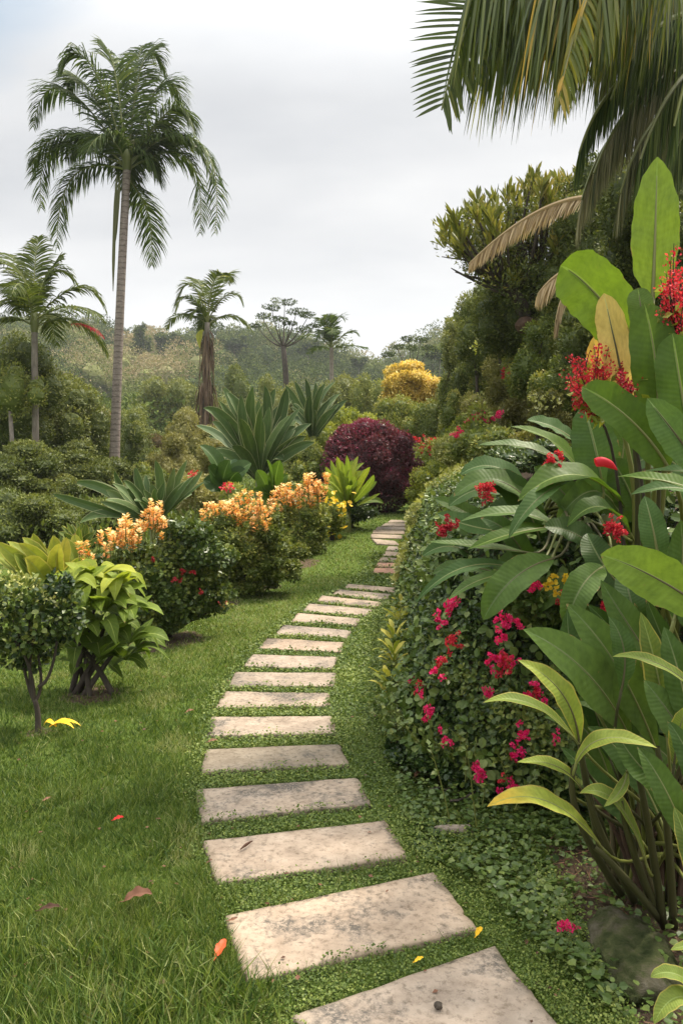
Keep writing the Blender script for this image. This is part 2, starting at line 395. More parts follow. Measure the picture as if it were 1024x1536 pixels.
    finish(nt, r.outputs[0], .95, .1, 0, bump=a, bstr=1., bdist=.05); M['rock'] = m
    # ground
    m, nt = newmat('lawn_ground')
    g = N(nt, 'ShaderNodeNewGeometry').outputs['Position']
    a = noise(nt, 45, 8, .75, g); b = noise(nt, 1.1, 5, .6, g); c_ = noise(nt, 7, 6, .65, g)
    gr = ramp(nt, [(.3, (.035, .065, .014)), (.5, (.075, .125, .026)), (.7, (.14, .18, .045))], a)
    gr2 = mixc(nt, b, gr.outputs[0], (1.3, 1.15, .9), 'MULTIPLY')
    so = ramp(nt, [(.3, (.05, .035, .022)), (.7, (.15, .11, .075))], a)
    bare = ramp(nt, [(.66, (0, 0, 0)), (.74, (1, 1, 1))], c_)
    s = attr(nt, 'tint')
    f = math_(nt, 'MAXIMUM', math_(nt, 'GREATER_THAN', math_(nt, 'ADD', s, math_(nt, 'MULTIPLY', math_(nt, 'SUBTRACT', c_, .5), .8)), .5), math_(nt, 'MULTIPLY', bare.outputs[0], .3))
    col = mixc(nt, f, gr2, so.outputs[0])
    finish(nt, col, .95, .1, 0, bump=a, bstr=.8, bdist=.03); M['ground'] = m
setup_mats()
# ------------------------------------------------------------------ camera, light, sky
cam = bpy.data.cameras.new('camera'); co = bpy.data.objects.new('camera', cam); COL.objects.link(co)
cam.sensor_fit = 'VERTICAL'; cam.sensor_height = 36; cam.lens = 36*FPX/1536; cam.shift_y = -(768-HY)/1536
co.location = (0, 0, CH); co.rotation_euler = (math.radians(90), 0, 0); cam.clip_end = 5000; cam.clip_start = .05
scene.camera = co
SUN = norm(np.array([.42, .30, .90]))
sl = bpy.data.lights.new('sun', 'SUN'); so = bpy.data.objects.new('sun', sl); COL.objects.link(so)
sl.energy = SUN_E; sl.angle = math.radians(7); sl.color = (1, .90, .76)
so.rotation_euler = Vector(SUN).to_track_quat('Z', 'Y').to_euler()
w = bpy.data.worlds.new('World'); scene.world = w; w.use_nodes = True; nt = w.node_tree; nt.nodes.clear()
out = N(nt, 'ShaderNodeOutputWorld'); bg = N(nt, 'ShaderNodeBackground'); bg.inputs[1].default_value = 1.0
sky = N(nt, 'ShaderNodeTexSky', sky_type='NISHITA', sun_disc=False)
sky.sun_elevation = math.asin(SUN[2]); sky.sun_rotation = math.atan2(SUN[0], SUN[1])
tc = N(nt, 'ShaderNodeTexCoord')
sp = N(nt, 'ShaderNodeSeparateXYZ'); nt.links.new(tc.outputs['Generated'], sp.inputs[0])
# clouds: noise on the direction, drawn out towards the horizon
zz = math_(nt, 'ADD', math_(nt, 'MAXIMUM', sp.outputs[2], 0.), .22)
cx = math_(nt, 'DIVIDE', sp.outputs[0], zz); cy = math_(nt, 'DIVIDE', sp.outputs[1], zz)
cb = N(nt, 'ShaderNodeCombineXYZ'); nt.links.new(cx, cb.inputs[0]); nt.links.new(cy, cb.inputs[1])
mp = N(nt, 'ShaderNodeMapping'); mp.inputs['Scale'].default_value = (.55, 1.0, 1); mp.inputs['Location'].default_value = (1.7, .4, 0); nt.links.new(cb.outputs[0], mp.inputs[0])
n1 = noise(nt, .8, 5, .5, mp.outputs[0]); n2 = noise(nt, 2.6, 7, .55, mp.outputs[0])
cl = ramp(nt, [(.36, (.50, .512, .53)), (.49, (.635, .637, .64)), (.62, (.77, .765, .75))], math_(nt, 'MULTIPLY_ADD', n1, .75, math_(nt, 'MULTIPLY', n2, .28)))
# whiter, slightly blue towards the horizon
hz = ramp(nt, [(0.0, (.68, .72, .735)), (.16, (.715, .73, .74)), (.34, (.66, .66, .662)), (1, (.63, .63, .63))], sp.outputs[2])
cc = mixc(nt, math_(nt, 'SUBTRACT', .85, ramp(nt, [(.06, (0, 0, 0)), (.34, (.85, .85, .85))], sp.outputs[2]).outputs[0]), cl.outputs[0], hz.outputs[0])
# overcast: zenith brighter than the horizon
zb = ramp(nt, [(.42, (1, 1, 1)), (.95, (ZEN, ZEN, ZEN*.98))], sp.outputs[2])
cc = mixc(nt, 1., cc, zb.outputs[0], 'MULTIPLY')
sk = mixc(nt, 1., sky.outputs[0], (.10, .10, .10), 'MULTIPLY')
# gap in the cloud up to the left shows blue
gap = N(nt, 'ShaderNodeVectorMath', operation='DOT_PRODUCT'); nt.links.new(tc.outputs['Generated'], gap.inputs[0]); gap.inputs[1].default_value = tuple(norm([-.50, .80, .66]))
gf = ramp(nt, [(.972, (0, 0, 0)), (1.0, (.9, .9, .9))], math_(nt, 'MULTIPLY_ADD', math_(nt, 'SUBTRACT', n2, .5), .04, gap.outputs['Value']))
cc = mixc(nt, gf.outputs[0], cc, mixc(nt, .6, sk, (.17, .36, .52)))
cc = mixc(nt, .04, cc, sk)
nt.links.new(cc, bg.inputs[0]); nt.links.new(bg.outputs[0], out.inputs[0])
scene.view_settings.view_transform = 'Standard'; scene.view_settings.look = 'None'
scene.view_settings.exposure = EXPO; scene.view_settings.gamma = 1
cy_ = scene.cycles
scene.render.engine = 'CYCLES'
cy_.max_bounces = 6; cy_.diffuse_bounces = 3; cy_.glossy_bounces = 2; cy_.transmission_bounces = 4; cy_.volume_bounces = 0
cy_.use_denoising = True; cy_.denoising_input_passes = 'RGB_ALBEDO_NORMAL'; cy_.denoising_prefilter = 'ACCURATE'; cy_.denoiser = 'OPENIMAGEDENOISE'; cy_.use_adaptive_sampling = True; cy_.adaptive_threshold = .01
cy_.sample_clamp_indirect = 4; cy_.caustics_reflective = False; cy_.caustics_refractive = False

# ------------------------------------------------------------------ ground, one sheet to the horizon
def axis(a, b, n, k):
    t = np.linspace(-1, 1, n); return t
gy = np.concatenate([np.linspace(-6, 1, 15), np.arange(1.1, 6, .07), np.arange(6, 24, .16), np.geomspace(24, 420, 120), np.geomspace(440, 3000, 14)])
gx = np.concatenate([-np.geomspace(2500, 30, 50), np.linspace(-29, -4.2, 80), np.arange(-4, 4, .08), np.linspace(4.2, 29, 80), np.geomspace(30, 2500, 50)])
X, Y = np.meshgrid(gx, gy)
Z = gh(X, Y)
s_ = bank_s(X, Y)
near = (np.abs(X) < 6) & (Y < 24)
Z = Z+np.where(near, .012*(vn(X*4, Y*4, 11)-.5), 0)
soil = np.where(s_ > -.12, .8, 0)+sst(.62, .95, X)*sst(3.7, 3.2, Y)*.7
mb = MB()
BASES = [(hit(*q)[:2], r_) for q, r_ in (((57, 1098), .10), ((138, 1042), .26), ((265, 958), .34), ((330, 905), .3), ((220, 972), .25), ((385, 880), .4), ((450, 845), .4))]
for b_, r_ in BASES: soil = np.maximum(soil, .9*np.exp(-((X-b_[0])**2+((Y-b_[1])*.8)**2)/(r_*r_)))  # dark mulch at plant bases, also painting in contact shadow around the stems
n0, n1_ = X.shape
i = np.arange(n0-1)[:, None]*n1_; j = np.arange(n1_-1)[None]
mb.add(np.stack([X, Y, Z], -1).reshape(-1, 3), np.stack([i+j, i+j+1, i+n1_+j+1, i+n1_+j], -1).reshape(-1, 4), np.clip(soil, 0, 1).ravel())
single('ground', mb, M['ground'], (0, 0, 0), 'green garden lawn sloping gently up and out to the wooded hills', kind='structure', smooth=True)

# ------------------------------------------------------------------ stepping slabs
SL = [  # corners TL TR BR BL in reference pixels, surface
 ((434, 1534), (742, 1427), (846, 1560), (560, 1690)), ((336, 1382), (650, 1316), (720, 1402), (368, 1482)),
 ((304, 1268), (580, 1237), (612, 1293), (324, 1333)), ((295, 1190), (537, 1172), (556, 1213), (301, 1240)),
 ((308, 1129), (510, 1121), (524, 1153), (301, 1165)), ((317, 1080), (500, 1079), (505, 1106), (311, 1110)),
 ((336, 1041), (494, 1044), (495, 1064), (324, 1066)), ((352, 1012), (506, 1013), (500, 1034), (342, 1034)),
 ((378, 985), (507, 989), (500, 1007), (363, 1004)), ((400, 960), (516, 967), (511, 982), (388, 976)),
 ((425, 940), (527, 949), (520, 960), (412, 955)), ((446, 922), (541, 931), (534, 941), (435, 936)),
 ((463, 907.5), (560, 917), (550, 926), (453, 920)), ((482, 895.5), (575, 906), (566, 914), (474, 905.5)),
 ((506, 886), (587, 894), (580, 902.5), (497, 894)), ((522, 878), (602, 885), (594, 891.5), (515, 884)),
 ((562, 854), (616, 854), (612, 862), (558, 862)), ((566, 846), (618, 846.5), (615, 852.5), (562, 852.5)),
 ((571, 838), (618, 839), (616, 844.5), (567, 844.5)), ((577, 829), (616, 830), (615, 836), (572, 836)),
 ((582, 821), (614, 822), (614, 827.5), (578, 827.5)), ((557, 810), (592, 812), (600, 819), (565, 818)),
 ((556, 802.5), (602, 804), (604, 809), (556, 808.5)), ((559, 796.5), (606, 798), (607, 802.3), (558, 801.5)),
 ((566, 791), (610, 792), (610, 796.5), (562, 795.5)), ((577, 786), (614, 787), (614, 791), (571, 790)), ((585, 781), (618, 782), (618, 785.5), (580, 785))]
SLAB_LABELS = ['closest worn slab of the path with a dark pebble lying on it',
 'broad slab with a blackish lichen patch, beside the red and orange petal', 'pale slab with a brown twig lying on it and a small green gap behind',
 'wide speckled slab just above the one with the brown twig', 'dark mottled slab with an orange dry leaf at its back left corner',
 'clean pale slab directly behind the dark mottled one', 'second clean pale slab behind the dark mottled one', 'slab level with the top of the pale croton row, chipped at its right end',
 'pinkish pale slab, fourth behind the dark mottled one', 'brownish slab, fifth behind the dark mottled one', 'slab sixth behind the dark mottled one where the path starts to lean right',
 'long thin slab, fifth before the grass break in the path', 'long thin slab, fourth before the grass break in the path', 'thin slab, third before the grass break in the path',
 'thin slab, second before the grass break in the path', 'last thin slab before the grass break in the path', 'reddish slab just behind the grass break in the path',
 'second reddish slab behind the grass break in the path', 'greyish green slab behind the two reddish slabs', 'pale slab behind the greyish green slab', 'short pale slab half under the bright shrubs of the bank',
 'skewed slab where the far path turns left', 'slab at the leftmost point of the far bend', 'thin slab just past the far bend', 'fourth slab from the far end of the path at the maroon bush',
 'second slab from the far end of the path', 'farthest slab of the path where it vanishes behind the bank']
POLY = []
for k, (q, lab) in enumerate(zip(SL, SLAB_LABELS)):
    cs = [hit(*p, bank=False) for p in q]
    c2 = np.array(cs)[:, :2]
    POLY.append(c2)
    cen = np.array(cs).mean(0)
    zt = float(np.mean([c[2] for c in cs]))
    nrm_z = np.polyfit([c[1] for c in cs], [c[2] for c in cs], 1) if cen[1] > 10 else (0, zt)
    out_ = []
    for a in range(4):
        A, B = c2[a], c2[(a+1) % 4]
        n_ = 16
        for t in np.arange(n_)/n_:
            out_.append(A*(1-t)+B*t)
    O = np.array(out_); C2 = c2.mean(0)
    # rounded corners and nibbled edges
    O = C2+(O-C2)*(1+.012*(rng.random(len(O))-.5)[:, None]+.034*(vn(np.arange(len(O))*.45, np.full(len(O), k*3.3), 3)-.5)[:, None])
    for a in range(4):
        O[a*16] = C2+(O[a*16]-C2)*.992
    # a chip in some edges
    ch = rng.integers(0, len(O)); O[ch] = C2+(O[ch]-C2)*.972
    def ring(sc, dz):
        Q = C2+(O-C2)*sc
        return np.column_stack([Q, np.polyval(nrm_z, Q[:, 1])+dz+.0*Q[:, 0]])
    L = float(np.linalg.norm(c2[1]-c2[0])); e = .006/L*2
    rings = [ring(1.0, -.06), ring(1.0, .012), ring(1-e*.5, .0185), ring(1-e*1.6, .0215), ring(.90, .023), ring(.6, .0225), ring(.3, .0225)]
    for R_ in rings[3:]: R_[:, 2] += .003*(vn(R_[:, 0]*9, R_[:, 1]*9, 31)-.5)
    mb = MB(); n_ = len(O)
    V = np.concatenate(rings+[np.array([[*C2, float(np.polyval(nrm_z, C2[1]))+.0225]])])
    F = []
    a_ = np.arange(n_)
    for r_ in range(len(rings)-1):
        F.append(np.stack([r_*n_+a_, r_*n_+(a_+1) % n_, (r_+1)*n_+(a_+1) % n_, (r_+1)*n_+a_], -1))
    tint = np.concatenate([np.full(n_, v) for v in (1, 1, 1, .95, .35, .0, 0)]+[[0]])
    mb.add(V, np.concatenate(F), tint)
    r_ = len(rings)-1
    mb.f.append((np.stack([r_*n_+a_, r_*n_+(a_+1) % n_, np.full(n_, len(V)-1)], -1), 0))
    mt = M['red_slab_stone'] if k in (16, 17) else M['grey_slab_stone'] if k in (4, 18) else M['slab_stone']
    single('stepping_stone', mb, mt, (cen[0], cen[1], zt), lab, 'stepping stone', 'stepping slabs of the garden path', smooth=True)
PCY = np.array([p[:, 1].mean() for p in POLY]); PCX = np.array([p[:, 0].mean() for p in POLY])
o_ = np.argsort(PCY); PCY = PCY[o_]; PCX = PCX[o_]
def inslab(x, y, grow=0.):
    r = np.zeros(len(x), bool)
    for p in POLY:
        c = p.mean(0); q = c+(p-c)*(1+grow)
        ok = np.ones(len(x), bool)
        for a in range(4):
            A, B = q[a], q[(a+1) % 4]
            ok &= ((B[0]-A[0])*(y-A[1])-(B[1]-A[1])*(x-A[0])) < 0
        r |= ok
    return r
# check winding once
_c = POLY[3].mean(0)
if not inslab(np.array([_c[0]]), np.array([_c[1]]))[0]:
    POLY = [p[::-1] for p in POLY]

# ------------------------------------------------------------------ grass and ground cover (nobody could count them)
def logd(n, a, b): return np.exp(rng.uniform(math.log(a), math.log(b), n))
def put(n, a, b, wl=.62, wr=.62):
    y = logd(n, a, b); x = rng.uniform(-1, 1, n); x = np.where(x < 0, x*(wl*y+.3), x*(wr*y+.3))
    return x, y
def grass_object():
    mb = MB()
    def blades(x, y, hgt, wid, tint, lean=.5):
        n = len(x); z = gh(x, y, False)
        up = np.column_stack([rng.normal(0, lean, n), rng.normal(0, lean, n), np.ones(n)])
        az = rng.uniform(0, 6.28, n)
        nr = np.column_stack([np.cos(az), np.sin(az), np.zeros(n)+.1])
        mb.scatter(BLADE, np.column_stack([x, y, z-.004]), up, nr, hgt, tint, wide=wid/hgt)
    x, y = put(560000, 1.9, 20)
    pc = np.interp(y, PCY, PCX)
    cover = sst(-.50, -.30, x-pc)*np.where(y > 12, .3, 1)*np.where(y < 12.5, 1, .5)
    keep = (rng.random(len(x)) > cover*.86) & ~inslab(x, y, .02) & (bank_s(x, y) < .02) & ~((x > .75) & (y < 3.5)) & (x > -1.5-.36*y-1.2)
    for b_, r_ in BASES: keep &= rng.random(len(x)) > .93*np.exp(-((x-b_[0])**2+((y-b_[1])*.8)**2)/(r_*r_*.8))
    bare_ = fbm(x*1.9+3, y*1.6, 88); keep &= ~((bare_ > .72) & (rng.random(len(x)) < .6))
    x, y = x[keep], y[keep]
    n = len(x)
    patch = fbm(x*1.5, y*1.1, 21); dry = fbm(x*3.1, y*3.1, 40)
    tall = sst(.46, .66, fbm(x*5.2+5, y*5.2, 50))*sst(8., 3.2, y)
    h = (.022+.022*rng.random(n))*(1+.9*tall)*(1+.25*(patch-.5))
    t = .30+.5*(patch-.5)+.27*rng.normal(size=n)+.26*sst(3, 8, y)  # blade colour lightens with distance, painting in the sunlit middle of the lawn
    t = np.where((dry > .66) & (rng.random(n) < .5), .95, t)
    blades(x, y, h, np.maximum(.0030, y*.00115), np.clip(t, 0, 1))
    # longer unmown tufts towards the lower left
    cx = rng.uniform(-2.4, -.28, 620); cy = logd(620, 1.75, 4.6); cxs = cx*cy/2.6
    wgt = np.where(cy < 2.75, 1., .35)
    keepc = rng.random(620) < wgt
    X_, Y_, H_ = [], [], []
    for a, b in zip(cxs[keepc], cy[keepc]):
        m = rng.integers(25, 60); r = rng.uniform(.03, .09)
        X_.append(a+rng.normal(0, r, m)); Y_.append(b+rng.normal(0, r, m)); H_.append(rng.uniform(.04, .13, m)*(1.15 if b < 2.6 else .6))
    x = np.concatenate(X_); y = np.concatenate(Y_); h = np.concatenate(H_)
    k = ~inslab(x, y, .04) & (x < np.interp(y, PCY, PCX)-.3)
    blades(x[k], y[k], h[k], np.full(k.sum(), .006), np.clip(.38+.3*rng.normal(size=k.sum()), 0, 1), .55)
    # sprigs leaning over slab edges
    single('grass', mb, M['grass'], (0, 0, 0), 'green lawn grass, short mown with longer tufts at the bottom corner', kind='stuff')
def cover_object():
    mb = MB()
    x, y = put(430000, 1.9, 13.5, .25, .45)
    pc = np.interp(y, PCY, PCX)
    cover = sst(-.52, -.34, x-pc)
    keep = (rng.random(len(x)) < cover) & ~(inslab(x, y, -.006) & (fbm(x*9, y*9, 33) < .60)) & ~inslab(x, y, -.07) & (bank_s(x, y) < .08)
    keep &= ~((x > .85) & (y < 3.4) & (rng.random(len(x)) < .88))
    x, y = x[keep], y[keep]; n = len(x)
    patch = fbm(x*2.3, y*2.3, 71)
    z = gh(x, y, False)+rng.random(n)*(.014+.036*patch)+.024*inslab(x, y, .0)
    up = np.column_stack([rng.normal(0, 1, n), rng.normal(0, 1, n), np.full(n, .35)])
    nr = np.column_stack([rng.normal(0, .5, n), rng.normal(0, .5, n), np.ones(n)])
    sz = np.maximum(.0085, y*.0030)*rng.uniform(.7, 1.35, n)
    t = .45+.7*(patch-.5)+.28*rng.normal(size=n)
    mb.scatter(T_([[0, 0, 0], [.42, .5, .06], [0, 1, -.05], [-.42, .5, .06]], [[[0, 1, 2, 3]]]), np.column_stack([x, y, z]), up, nr, sz, np.clip(t, 0, 1))
    single('ground_cover', mb, M['clover'], (0, 0, 0), 'low green clover-like ground cover between and beside the slabs', kind='stuff')
    # broader creeping leaves at the foot of the bank
    mb = MB()
    x = rng.uniform(.28, 2.2, 26000); y = rng.uniform(2.0, 4.6, 26000)
    pc = np.interp(y, PCY, PCX)
    m = fbm(x*2.4, y*2.4, 90)
    keep = (x > pc+.52+.25*(m-.5)) & ~inslab(x, y, .03) & (bank_s(x, y) < .1) & (rng.random(26000) < sst(4.5, 3.4, y)*np.where((x > .82) & (y < 3.3), .22, .8))
    x, y, m = x[keep], y[keep], m[keep]; n = len(x)
    z = gh(x, y, False)+.01+rng.random(n)*.07*sst(.3, .7, m)+.01
    mb.scatter(ROUND, np.column_stack([x, y, z]), np.column_stack([rng.normal(0, 1, n), rng.normal(-.3, 1, n), np.full(n, .2)]),
               np.column_stack([rng.normal(0, .4, n), rng.normal(-.1, .4, n), np.ones(n)]), rng.uniform(.016, .036, n), np.clip(.45+.25*rng.normal(size=n), 0, 1))
    single('creeping_plants', mb, M['creeper'], (0, 0, 0), 'broad-leaved green creeper covering the soil beside the nearest slabs', kind='stuff')
grass_object(); cover_object()
def haze_box():
    X0, X1, Y0, Y1, Z0, Z1 = -2600, 2600, -60, 3100, -9, 75
    mb = MB(); V = np.array([[x, y, z] for z in (Z0, Z1) for y in (Y0, Y1) for x in (X0, X1)], float)
    mb.add(V, [[0, 2, 3, 1], [4, 5, 7, 6], [0, 1, 5, 4], [2, 6, 7, 3], [0, 4, 6, 2], [1, 3, 7, 5]])
    m, nt = newmat('haze_air'); o = N(nt, 'ShaderNodeOutputMaterial'); v = N(nt, 'ShaderNodeVolumePrincipled')
    v.inputs['Color'].default_value = (.9, .94, 1, 1); v.inputs['Density'].default_value = HAZE; v.inputs['Anisotropy'].default_value = .2
    nt.links.new(v.outputs[0], o.inputs['Volume'])
    single('haze', mb, m, (0, 0, 0), 'thin pale haze softening the far wooded hills', kind='stuff')
if HAZE > 0: haze_box()
# ------------------------------------------------------------------ foliage kit
def lumps(c, r, k, rr=(.28, .45), up=.0):
    c = np.asarray(c, float); r = np.asarray(r, float)
    out = [(c, r*.72)]
    d = rdir(k*3); d = d[d[:, 2] > -.55+up][:k]
    for q in d:
        s = rng.uniform(*rr)
        out.append((c+q*r*(1-s*.42), r*s*np.array([1, 1, .85])))
    return out
def foliage(mb, ells, n, size, T=LEAF, tint=.5, tvar=.22, droop=.0, shell=.22, core=True, topbright=.0, wide=1., jitter=.6, grow_up=.2, zmin=None, side=None, nf=.55):
    vol = np.array([r[0]*r[2]+r[1]*r[2] for c, r in ells]); pr = vol/vol.sum()
    idx = rng.choice(len(ells), size=int(n*1.5), p=pr)
    C = np.array([e[0] for e in ells])[idx]; R = np.array([e[1] for e in ells])[idx]
    d = rdir(len(idx))
    rad = 1-np.abs(rng.normal(0, shell, len(idx))); st_ = rng.random(len(idx)) < .06; rad = np.where(st_, 1+rng.uniform(.02, .16, len(idx)), rad)
    p = C+d*R*rad[:, None]
    # drop what is deep inside another lump
    deep = np.zeros(len(p), bool)
    for c, r in ells: deep |= ((((p-c)/r)**2).sum(1) < .55)
    ok = ~deep
    if zmin is not None: ok &= p[:, 2] > zmin+.01
    p = p[ok][:n]; d = d[ok][:n]; m = len(p); ti = idx[ok][:n]
    lt = rng.normal(0, tvar*.55, len(ells))[ti]
    g = d*.7+rdir(m)*.75+np.array([0, 0, grow_up-droop])
    nr = d*nf+rdir(m)*jitter+np.array([0, 0, .55])
    if np.ndim(size): size = rng.uniform(size[0], size[1], m)
    else: size = size*rng.uniform(.6, 1.5, m)
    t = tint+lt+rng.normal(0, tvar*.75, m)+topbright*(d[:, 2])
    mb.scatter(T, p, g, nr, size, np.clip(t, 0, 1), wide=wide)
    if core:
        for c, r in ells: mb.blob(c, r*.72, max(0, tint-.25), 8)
    return mb
def stems(mb, base, tops, r0, r1, n=6, wig=.06, tint=.4):
    for tp in tops:
        tp = np.asarray(tp, float); L = np.linalg.norm(tp-base)
        mid = (base+tp)/2+rng.normal(0, wig*L, 3)*np.array([1, 1, .3])+np.array([0, 0, .06*L])
        b = base+rng.normal(0, r0*.6, 3)*np.array([1, 1, 0])
        mb.tube(through(b, mid, tp, 9), np.linspace(r0, r1, 9), n, tint)
def count(wpx, hpx, spx, layers=4.): return int(np.clip(layers*2*.78*wpx*hpx/(.42*spx*spx), 250, 26000))

def shrub(name, label, cat, px, ptop, wpx, d, mat, leaf=.06, minpx=3.2, k=9, T=LEAF, group=None, bark='bark', topbright=.12, layers=4.2, tint=.45,
          hmin=.5, depth=1., pbot=None, tvar=.22, droop=0, stemn=4, rr=(.28, .45), wide=1., core=True):
    """a shrub standing on the ground at image column px and distance d, its top on row ptop"""
    g = onground(px, d); x, y, zg = g
    ztop = CH-(ptop-HY)/FPX*d; H = max(hmin, ztop-zg); rx = wpx/2*d/FPX
    zb = zg if pbot is None else max(zg, CH-(pbot-HY)/FPX*d)
    hc = ztop-zb
    c = np.array([x, y, zb+hc*.52]); r = np.array([rx, rx*depth, hc*.50])
    s = max(leaf, minpx*d/FPX)
    hp = hc/d*FPX
    e = empty(name, (x, y, zg), label, cat, group)
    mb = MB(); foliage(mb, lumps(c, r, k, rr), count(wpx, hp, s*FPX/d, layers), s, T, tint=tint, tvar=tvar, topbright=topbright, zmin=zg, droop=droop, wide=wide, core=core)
    part('foliage', mb, M[mat], e)
    ms = MB(); stems(ms, np.array([x, y, zg-.05]), [c+np.array([rng.uniform(-.5, .5)*rx, rng.uniform(-.5, .5)*rx, hc*rng.uniform(-.1, .25)]) for _ in range(stemn)], min(.045, max(.012, .035*H)), .008)
    part('branches', ms, M[bark], e)
    return e, c, r
def copytree(e, loc, label, group=None, rz=0., sc=(1, 1, 1)):
    o = e.copy(); COL.objects.link(o); o.location = Vector([float(q) for q in loc]); o.rotation_euler = (0, 0, rz); o.scale = sc
    o['_loc'] = [float(q) for q in loc]
    o['label'] = label
    if group: o['group'] = group
    for ch in list(e.children):
        if ch.name.split('.')[0] in ('foliage', 'branches'):
            c = ch.copy(); COL.objects.link(c); c.parent = o
    return o

# ---- palms
def frond(mb, C, n=60, L=.8, w=.028, droop=.7, fwd=.55, start=.12, tint=.4, prof=(.35, 1.), lift=.1, both=True, rach=.02, sweep=None, gap=0., segs=3, tvar=.16, tiptint=0., plume=.13):
    pts = bez(C, 40); T = norm(np.gradient(pts, axis=0))
    t = np.linspace(start, .995, n); it = t*39; i0 = np.minimum(it.astype(int), 38); f = (it-i0)[:, None]
    p = pts[i0]*(1-f)+pts[i0+1]*f; tg = norm(T[i0]*(1-f)+T[i0+1]*f)
    up = np.array([0, 0, 1.])
    S = np.cross(tg, up); bad = np.linalg.norm(S, axis=1) < .25
    if bad.any(): S[bad] = np.cross(tg[bad], np.array([.3, 1, 0.]))
    if sweep is not None: S = np.broadcast_to(np.asarray(sweep, float), S.shape)-(tg*np.asarray(sweep)).sum(1, keepdims=True)*tg
    S = norm(S); U = norm(np.cross(S, tg)); U = np.where(U[:, 2:3] < 0, -U, U) if sweep is None else U
    ln = L*(prof[0]+(prof[1]-prof[0])*np.sin(np.pi*np.clip(t*.9+.08, 0, 1))**.7)*rng.uniform(.85, 1.1, n)
    ln = ln*np.where(t > .9, 1-(t-.9)*5., 1)
    for sd in ((1, -1) if both else (1,)):
        dirn = norm(S*sd+tg*(fwd+.5*t[:, None])+U*lift+rdir(n)*plume)
        dr = droop*rng.uniform(.7, 1.3, n)[:, None]
        tv = np.clip(tint+rng.normal(0, tvar, n)+tiptint*t, 0, 1)
        prev = p; cur = p; W0 = w*rng.uniform(.8, 1.15, n)[:, None]
        segs_p = [p]
        dd = dirn
        for s_ in range(segs):
            dd = norm(dd+np.array([0, 0, -1.])*dr*(1.3/segs)*(.5+s_*.6))
            cur = cur+dd*(ln/segs)[:, None]; segs_p.append(cur)
        A = norm(np.cross(dirn, tg)+rdir(n)*.25); B = norm(np.cross(dirn, A))
        B = norm(tg*.8+rdir(n)*.35)
        V = []; wf = [.6, 1., .75, 0.] if segs == 3 else [.7, 1., 0.]
        for q, wq in zip(segs_p, wf):
            V.append(q-B*W0*wq*.5)
            if wq > 0: V.append(q+B*W0*wq*.5)
        V = np.stack(V, 1); k = V.shape[1]; b = (np.arange(n)*k)[:, None]
        quads = np.concatenate([b+np.array([[2*s_, 2*s_+1, 2*s_+3, 2*s_+2]]) for s_ in range(segs-1)])
        tri = b+np.array([[k-3, k-2, k-1]])
        base = mb.n
        mb.v.append(V.reshape(-1, 3)); mb.n += n*k; mb.t.append(np.repeat(tv, k)); mb.u.append(np.zeros((n*k, 3)))
        mb.f.append((quads+base, 0)); mb.f.append((tri+base, 0))
    mb.tube(pts, np.linspace(rach, rach*.25, 40), 5, min(1, tint+.2), mat=1)
def palm(name, label, px, d, pbase, cx, cy, fronds, L, w, r0, r1, mat='palm', lean=0., n=60, droop=.7, extra=8, ex_len=110, group=None, rach=.03, trunkmat='trunk', kink=0, crownshaft=True, **kw):
    g = onground(px, d); base = np.array([g[0], g[1], g[2]-.1])
    e = empty(name, (g[0], g[1], g[2]), label, 'palm tree', group)
    top = P(cx, cy, d)
    mid = (base+top)/2+np.array([kink*d/FPX, 0, 0])
    tp = through(base, mid, top, 30)
    rad = np.interp(np.linspace(0, 1, 30), [0, .05, .3, 1], [r0*1.25, r0, (r0+r1)/2, r1])
    mt = MB(); mt.tube(tp, rad, 14, .5); part('trunk', mt, M[trunkmat], e, True)
    if crownshaft:
        mc = MB(); mc.tube(np.array([top-[0, 0, r1*1.5], top+[0, 0, r1*2], top+[0, 0, r1*7]]), [r1*1.1, r1*1.5, r1*.5], 10, .3)
        for _ in range(14):
            a = rdir(1)[0]*r1; mc.tube(np.array([top+a*.6, top+a*1.6+[0, 0, r1*2.5]]), [r1*.3, r1*.1], 4, rng.random())
        part('crown_shaft', mc, M['gstem'], e, True)
    k = 0
    allf = [[P(*q, d) for q in f] for f in fronds]
    offs = rng.uniform(-1, 1, len(fronds))
    for f, o in zip(allf, offs):
        ln = np.linalg.norm(f[-1]-f[0])
        for q, s_ in zip(f, (0, .25, .55, .7)): q[1] += o*ln*s_*.9; 
        # keep the traced outline at the new distance
        for q in f:
            s_ = q[1]/d; q[0] *= s_; q[2] = CH+(q[2]-CH)*s_
    for _ in range(extra):
        az = rng.uniform(0, 6.28); el = rng.uniform(-.1, 1.2); R_ = ex_len*d/FPX*rng.uniform(.8, 1.1)
        h = np.array([math.cos(az)*.55, math.sin(az), 0])
        c0 = top; c1 = top+R_*(h*.35+np.array([0, 0, .35+.4*el])); c2 = top+R_*(h*.8+np.array([0, 0, .3+.5*el])); c3 = top+R_*(h*1.1+np.array([0, 0, -.25+.6*el]))
        allf.append([c0, c1, c2, c3])
    for f in allf:
        m = MB(); frond(m, f, n=n, L=L, w=w, droop=droop, rach=rach, **kw)
        part('frond', m, [M[mat], M['gstem']], e)
    return e, top
